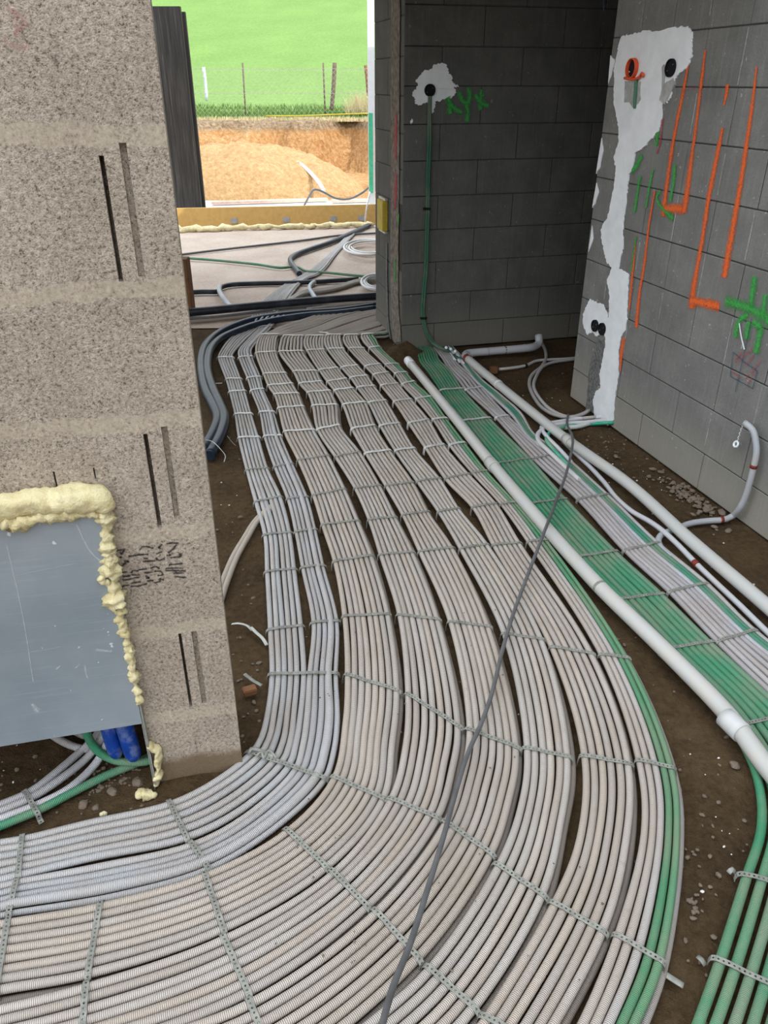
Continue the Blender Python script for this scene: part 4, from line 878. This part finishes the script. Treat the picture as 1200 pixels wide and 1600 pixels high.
bead('foam_bead', [PIER.px(u, v, .028) for u, v in ((-60, 815), (0, 812), (28, 818), (60, 806), (100, 803), (140, 800), (155, 808))], .014, .7, M['foam'], cb, step=.005, fr=30, sides=12, seed=14)
bead('foam_bead', [PIER.px(u, v, .024) for u, v in ((163, 795), (167, 815), (167, 835), (167, 850), (169, 862))], .013, .8, M['foam'], cb, step=.004, fr=30, sides=14, seed=1)
bead('foam_bead', [PIER.px(u, v, .024) for u, v in ((168, 860), (172, 875), (174, 890), (178, 905), (178, 925), (183, 945), (188, 962), (187, 972))], .012, 1.0, M['foam'], cb, step=.004, fr=24, sides=14, seed=9)
bead('foam_bead', [PIER.px(u, v, .024) for u, v in ((188, 968), (194, 985), (199, 1005), (204, 1030), (208, 1055), (216, 1085), (219, 1100))], .008, 1.0, M['foam'], cb, step=.004, fr=34, sides=12, seed=19)
bead('foam_bead', [PIER.px(u, v, .03) for u, v in ((157, 900), (163, 910), (172, 908))], .007, .7, M['foam'], cb, step=.003, fr=40, sides=10, seed=29)
bead('foam_bead', [PIER.px(u, v, .012) for u, v in ((232, 1160), (238, 1168), (246, 1172), (247, 1190), (247, 1208), (244, 1226))], .014, .6, M['foam'], cb, step=.004, fr=30, sides=12, seed=21, flat=.6)
tag(bead('foam_scrap', [G(212, 1247, .012), G(222, 1240, .014), G(236, 1242, .012), G(246, 1241, .012)], .011, .6, M['foam'], None, step=.003, fr=35, seed=33), 'pale scrap of hardened foam on the earth below the cabinet', 'foam')
tag(bead('foam_scrap', [G(156, 1275, .008), G(162, 1270, .01), G(166, 1274, .006)], .007, .6, M['foam'], None, step=.003, fr=35, seed=36), 'small yellowish foam crumb beside the leftmost bundle', 'foam')
# pipes under the cabinet
def capped(u, v, r, z0, label, lean=(0, 0)):
    b_ = G(u, v, z0); P = [b_ + Vector((lean[0] * t, lean[1] * t, t)) for t in (0, .006, .015, .03, .1, .2, .3)]
    P = np.array([tuple(p) for p in P]); R = np.array([.25, .62, .85, 1, 1, 1, 1]) * r
    o = link('blue_pipe', tube_mesh('blue_pipe', P, R, 18), M['blue']); tag(o, label, 'pipe', 'blue pipes under the cabinet')
capped(184, 1184, .020, .045, 'blue pipe end under the cabinet, left of the two', (-.10, .06))
capped(211, 1188, .022, .045, 'blue pipe end under the cabinet, right of the two', (-.10, .06))
gc = (.003, .32, .16); wc = (.57, .57, .59)
run([(118,1125,.14),(134,1143,.10),(142,1160,.06),(155,1175,.04),(180,1188,.03),(210,1191,.03),(236,1188,.03),(255,1180,.03)], .011, gc, 'green conduit looping below the cabinet beside the blue pipes', step=.012)
run([(250,1172),(215,1192),(170,1210),(110,1240),(60,1266),(0,1291),(-80,1325)], .0108, gc, 'straight green conduit leaving the cabinet toward the lower left', step=.02)
run([(165,1120,.12),(150,1150,.05),(128,1172),(90,1205),(48,1237),(0,1258),(-80,1290)], .0105, wc, 'white conduit from cabinet to lower left, farthest of three', step=.015)
run([(172,1120,.12),(158,1155,.05),(135,1185),(95,1217),(52,1245),(0,1268),(-80,1302)], .0105, wc, 'white conduit from cabinet to lower left, middle of three', step=.015)
run([(180,1120,.12),(168,1160,.05),(148,1195),(108,1232),(62,1256),(0,1280),(-80,1314)], .0105, (.72,.72,.76), 'white conduit from cabinet to lower left, nearest of three', step=.015)
run([(70,1140),(95,1157),(120,1168),(145,1172)], .0105, wc, 'white conduit crossing under the cabinet edge from the left', step=.015)
run([(110,1140),(130,1150),(150,1156)], .0085, (.5,.5,.52), 'thin grey conduit stub under the cabinet', step=.015)
strap(G(38, 1239, .011), G(60, 1274, .011), .0235, .0125, 'perforated steel strap over the three white and one green conduit by the cabinet', 'cabinet straps', tail=.01)

# two beige conduits that duck under the leftmost bundle
for k in range(2):
    run([(338 + k * 7, 935 + k * 5), (349 + k * 6, 905 + k * 4), (365 + k * 5, 868 + k * 3), (383 + k * 4, 838 + k * 2), (400 + k * 4, 812), (425 + k * 4, 790)], .0105, (.60, .53, .44), f'beige conduit ducking under the leftmost bundle, {"left" if k == 0 else "right"} of two')
# scraps on the earth
def scrap(pts, w_, mat, label, cat='scrap', name='scrap'):
    P = [G(u, v, z) for u, v, z in pts]; o = tube(name, P, w_, M[mat], step=.006, sides=8, flat=.25); tag(o, label, cat)
scrap([(362,975,.02),(372,974,.025),(385,977,.02),(394,985,.015)], .005, 'strip', 'pale torn plastic strip arching on the earth by the pier', name='plastic_strip')
scrap([(392,980,.02),(400,988,.02),(410,997,.015),(417,1008,.01)], .006, 'strip', 'grey-green torn strip against the leftmost bundle', name='plastic_strip')
scrap([(382,1053,.02),(395,1063,.02),(409,1071,.015)], .006, 'steel', 'short cut-off piece of steel strap beside the leftmost bundle', name='strap_offcut')
o = box('rusty_scrap', G(390, 1079, .015), (.04, .03, .02), M['rust'], ax=(.9, .4), bevel=.003); tag(o, 'rusty brown scrap of wood and metal beside the leftmost bundle', 'scrap')
scrap([(1028,1512,.012),(1040,1522,.01),(1055,1532,.008),(1068,1540,.006)], .007, 'steel', 'flat strap tail lying on the earth right of the green edge', name='strap_tail')
scrap([(1090,1494,.01),(1097,1500,.012),(1102,1508,.006)], .006, 'steel', 'small cut strap end left of the near green bundle', name='strap_offcut')
scrap([(1138,1364,.01),(1145,1358,.015),(1150,1366,.006)], .006, 'steel', 'curled strap end left of the near green bundle, farther one', name='strap_offcut')
scrap([(388,1178,.03),(392,1170,.04),(402,1171,.035),(415,1177,.03),(428,1181,.03)], .005, 'steel', 'twisted loose strap end at the corner of the left bundles', name='strap_offcut')
scrap([(400,1181,.035),(408,1174,.04),(412,1184,.035),(420,1172,.035),(432,1184,.03)], .0035, 'steel', 'knotted wire on the left bundles at the pier foot', name='wire_knot')
scrap([(336,599,.01),(347,598.5,.01)], .006, 'pale', 'small white stick on the earth left of the leftmost bundle', name='stick')
for k, (pts) in enumerate(([(322,687,.06),(332,690,.07),(343,700,.06),(352,712,.03),(350,722,.01)], [(355,681,.05),(362,690,.02),(368,696,.01)])):
    scrap(pts, .0022, 'strip', f'{"longer" if k == 0 else "shorter"} pale cable tie tail at the dark insulated pipes', name='tie_tail')

# ---------------------------------------------------------------- stones, rubble
def rock_bm(bm, c, r, rr):
    if c.length > .001 and (Vector((c.x - RIGHT.a[0], c.y - RIGHT.a[1])).dot(Vector(RIGHT.n)) < r * 1.5 and c.y < 4.4): return
    n0 = len(bm.verts); res = bmesh.ops.create_icosphere(bm, subdivisions=2 if r > .008 else 1, radius=r)
    sc = Vector((rr.uniform(.8, 1.4), rr.uniform(.7, 1.1), rr.uniform(.45, .8))); o = rr.uniform(0, 50); a = rr.uniform(0, 6.28); ca, sa = math.cos(a), math.sin(a)
    for v in res['verts']:
        k = 1 + .35 * noise.noise(v.co / r * 1.3 + Vector((o, 0, 0))); q = v.co * k; q = Vector((q.x * sc.x, q.y * sc.y, q.z * sc.z)); v.co = Vector((q.x * ca - q.y * sa, q.x * sa + q.y * ca, q.z)) + c
rr = random.Random(21); bm = bmesh.new()
for _ in range(330):
    u, v = rr.gauss(1092, 26), rr.gauss(770, 13)
    v += (u - 1092) * .38
    p = G(u, v, 0); p.z = -.002; q = RIGHT.sz(u, v)
    if q[1] > -.02: continue
    rock_bm(bm, p + Vector((0, 0, rr.uniform(0, .006))), rr.uniform(.003, .013), rr)
tag(bm_obj('rubble', bm, M['stone']), 'heap of small grey rubble at the foot of the right wall', 'rubble', kind='stuff')
bm = bmesh.new()
areas = [(360, 800, 25, 90, 26), (1110, 1250, 45, 80, 60), (1085, 1420, 30, 90, 50), (990, 720, 55, 25, 60), (800, 600, 40, 30, 40), (110, 1225, 90, 35, 60), (1000, 1060, 25, 60, 24), (390, 1060, 12, 70, 40), (945, 690, 30, 10, 70), (770, 640, 30, 20, 50), (195, 1222, 30, 14, 170), (320, 1215, 40, 12, 30)]
for cu, cv, su, sv, n in areas:
    for _ in range(int(n * .6)):
        p = G(rr.gauss(cu, su), rr.gauss(cv, sv), 0); p.z = -.005; rock_bm(bm, p, rr.uniform(.0025, .008), rr)
tag(bm_obj('gravel', bm, M['stone']), 'loose pebbles and grit scattered over the brown earth', 'gravel', kind='stuff')
bm = bmesh.new()
for cu, cv, su, sv, n in [(1000, 740, 50, 30, 26), (955, 735, 12, 6, 8), (860, 645, 30, 12, 16), (800, 690, 40, 15, 14), (650, 545, 20, 10, 8), (1100, 900, 40, 40, 12), (1110, 1300, 30, 120, 12), (370, 780, 15, 40, 6), (60, 1200, 50, 20, 12)]:
    for _ in range(n):
        p = G(rr.gauss(cu, su), rr.gauss(cv, sv), 0); p.z = 0; rock_bm(bm, p, rr.uniform(.0015, .0048), rr)
tag(bm_obj('plaster_crumbs', bm, M['pale']), 'tiny white plaster crumbs scattered on the brown earth', 'crumbs', kind='stuff')
st = [(1138, 829, .012, 'pale oval stone on the earth in front of the riser'), (1120, 828, .008, 'small pale stone left of the oval one near the riser'), (1115, 835, .006, 'smallest pale stone in the trio near the riser'), (962, 713, .012, 'flat grey stone right of the far white pipe'), (1128, 800, .019, 'largest grey stone at the edge of the rubble heap'),
      (376, 808, .009, 'tan stone on the earth left of the leftmost bundle'), (130, 1258, .014, 'brown stone between the green conduit and the leftmost bundle'), (150, 1262, .010, 'broken brown clod right beside the brown stone'), (175, 1236, .012, 'flat brown clod below the blue pipes'), (215, 1222, .016, 'long brown clod next to the foam flange'), (1148, 1195, .012, 'grey muddy stone left of the near green curve')]
for u, v, r, lab in st:
    bm = bmesh.new(); p = G(u, v, .002); rock_bm(bm, Vector((0, 0, 0)), r, rr); o = bm_obj('stone', bm, M['stone']); o.location = p; tag(o, lab, 'stone', 'stones on the earth')
# crumbs on the conduits
bm = bmesh.new()
for _ in range(60):
    u = rr.uniform(430, 950); v = rr.uniform(900, 1550)
    p = G(u, v, .044); rock_bm(bm, p, rr.uniform(.0012, .0035), rr)
tag(bm_obj('dirt_crumbs', bm, M['stone']), 'tiny crumbs of dirt lying on the pale conduits', 'crumbs', kind='stuff')
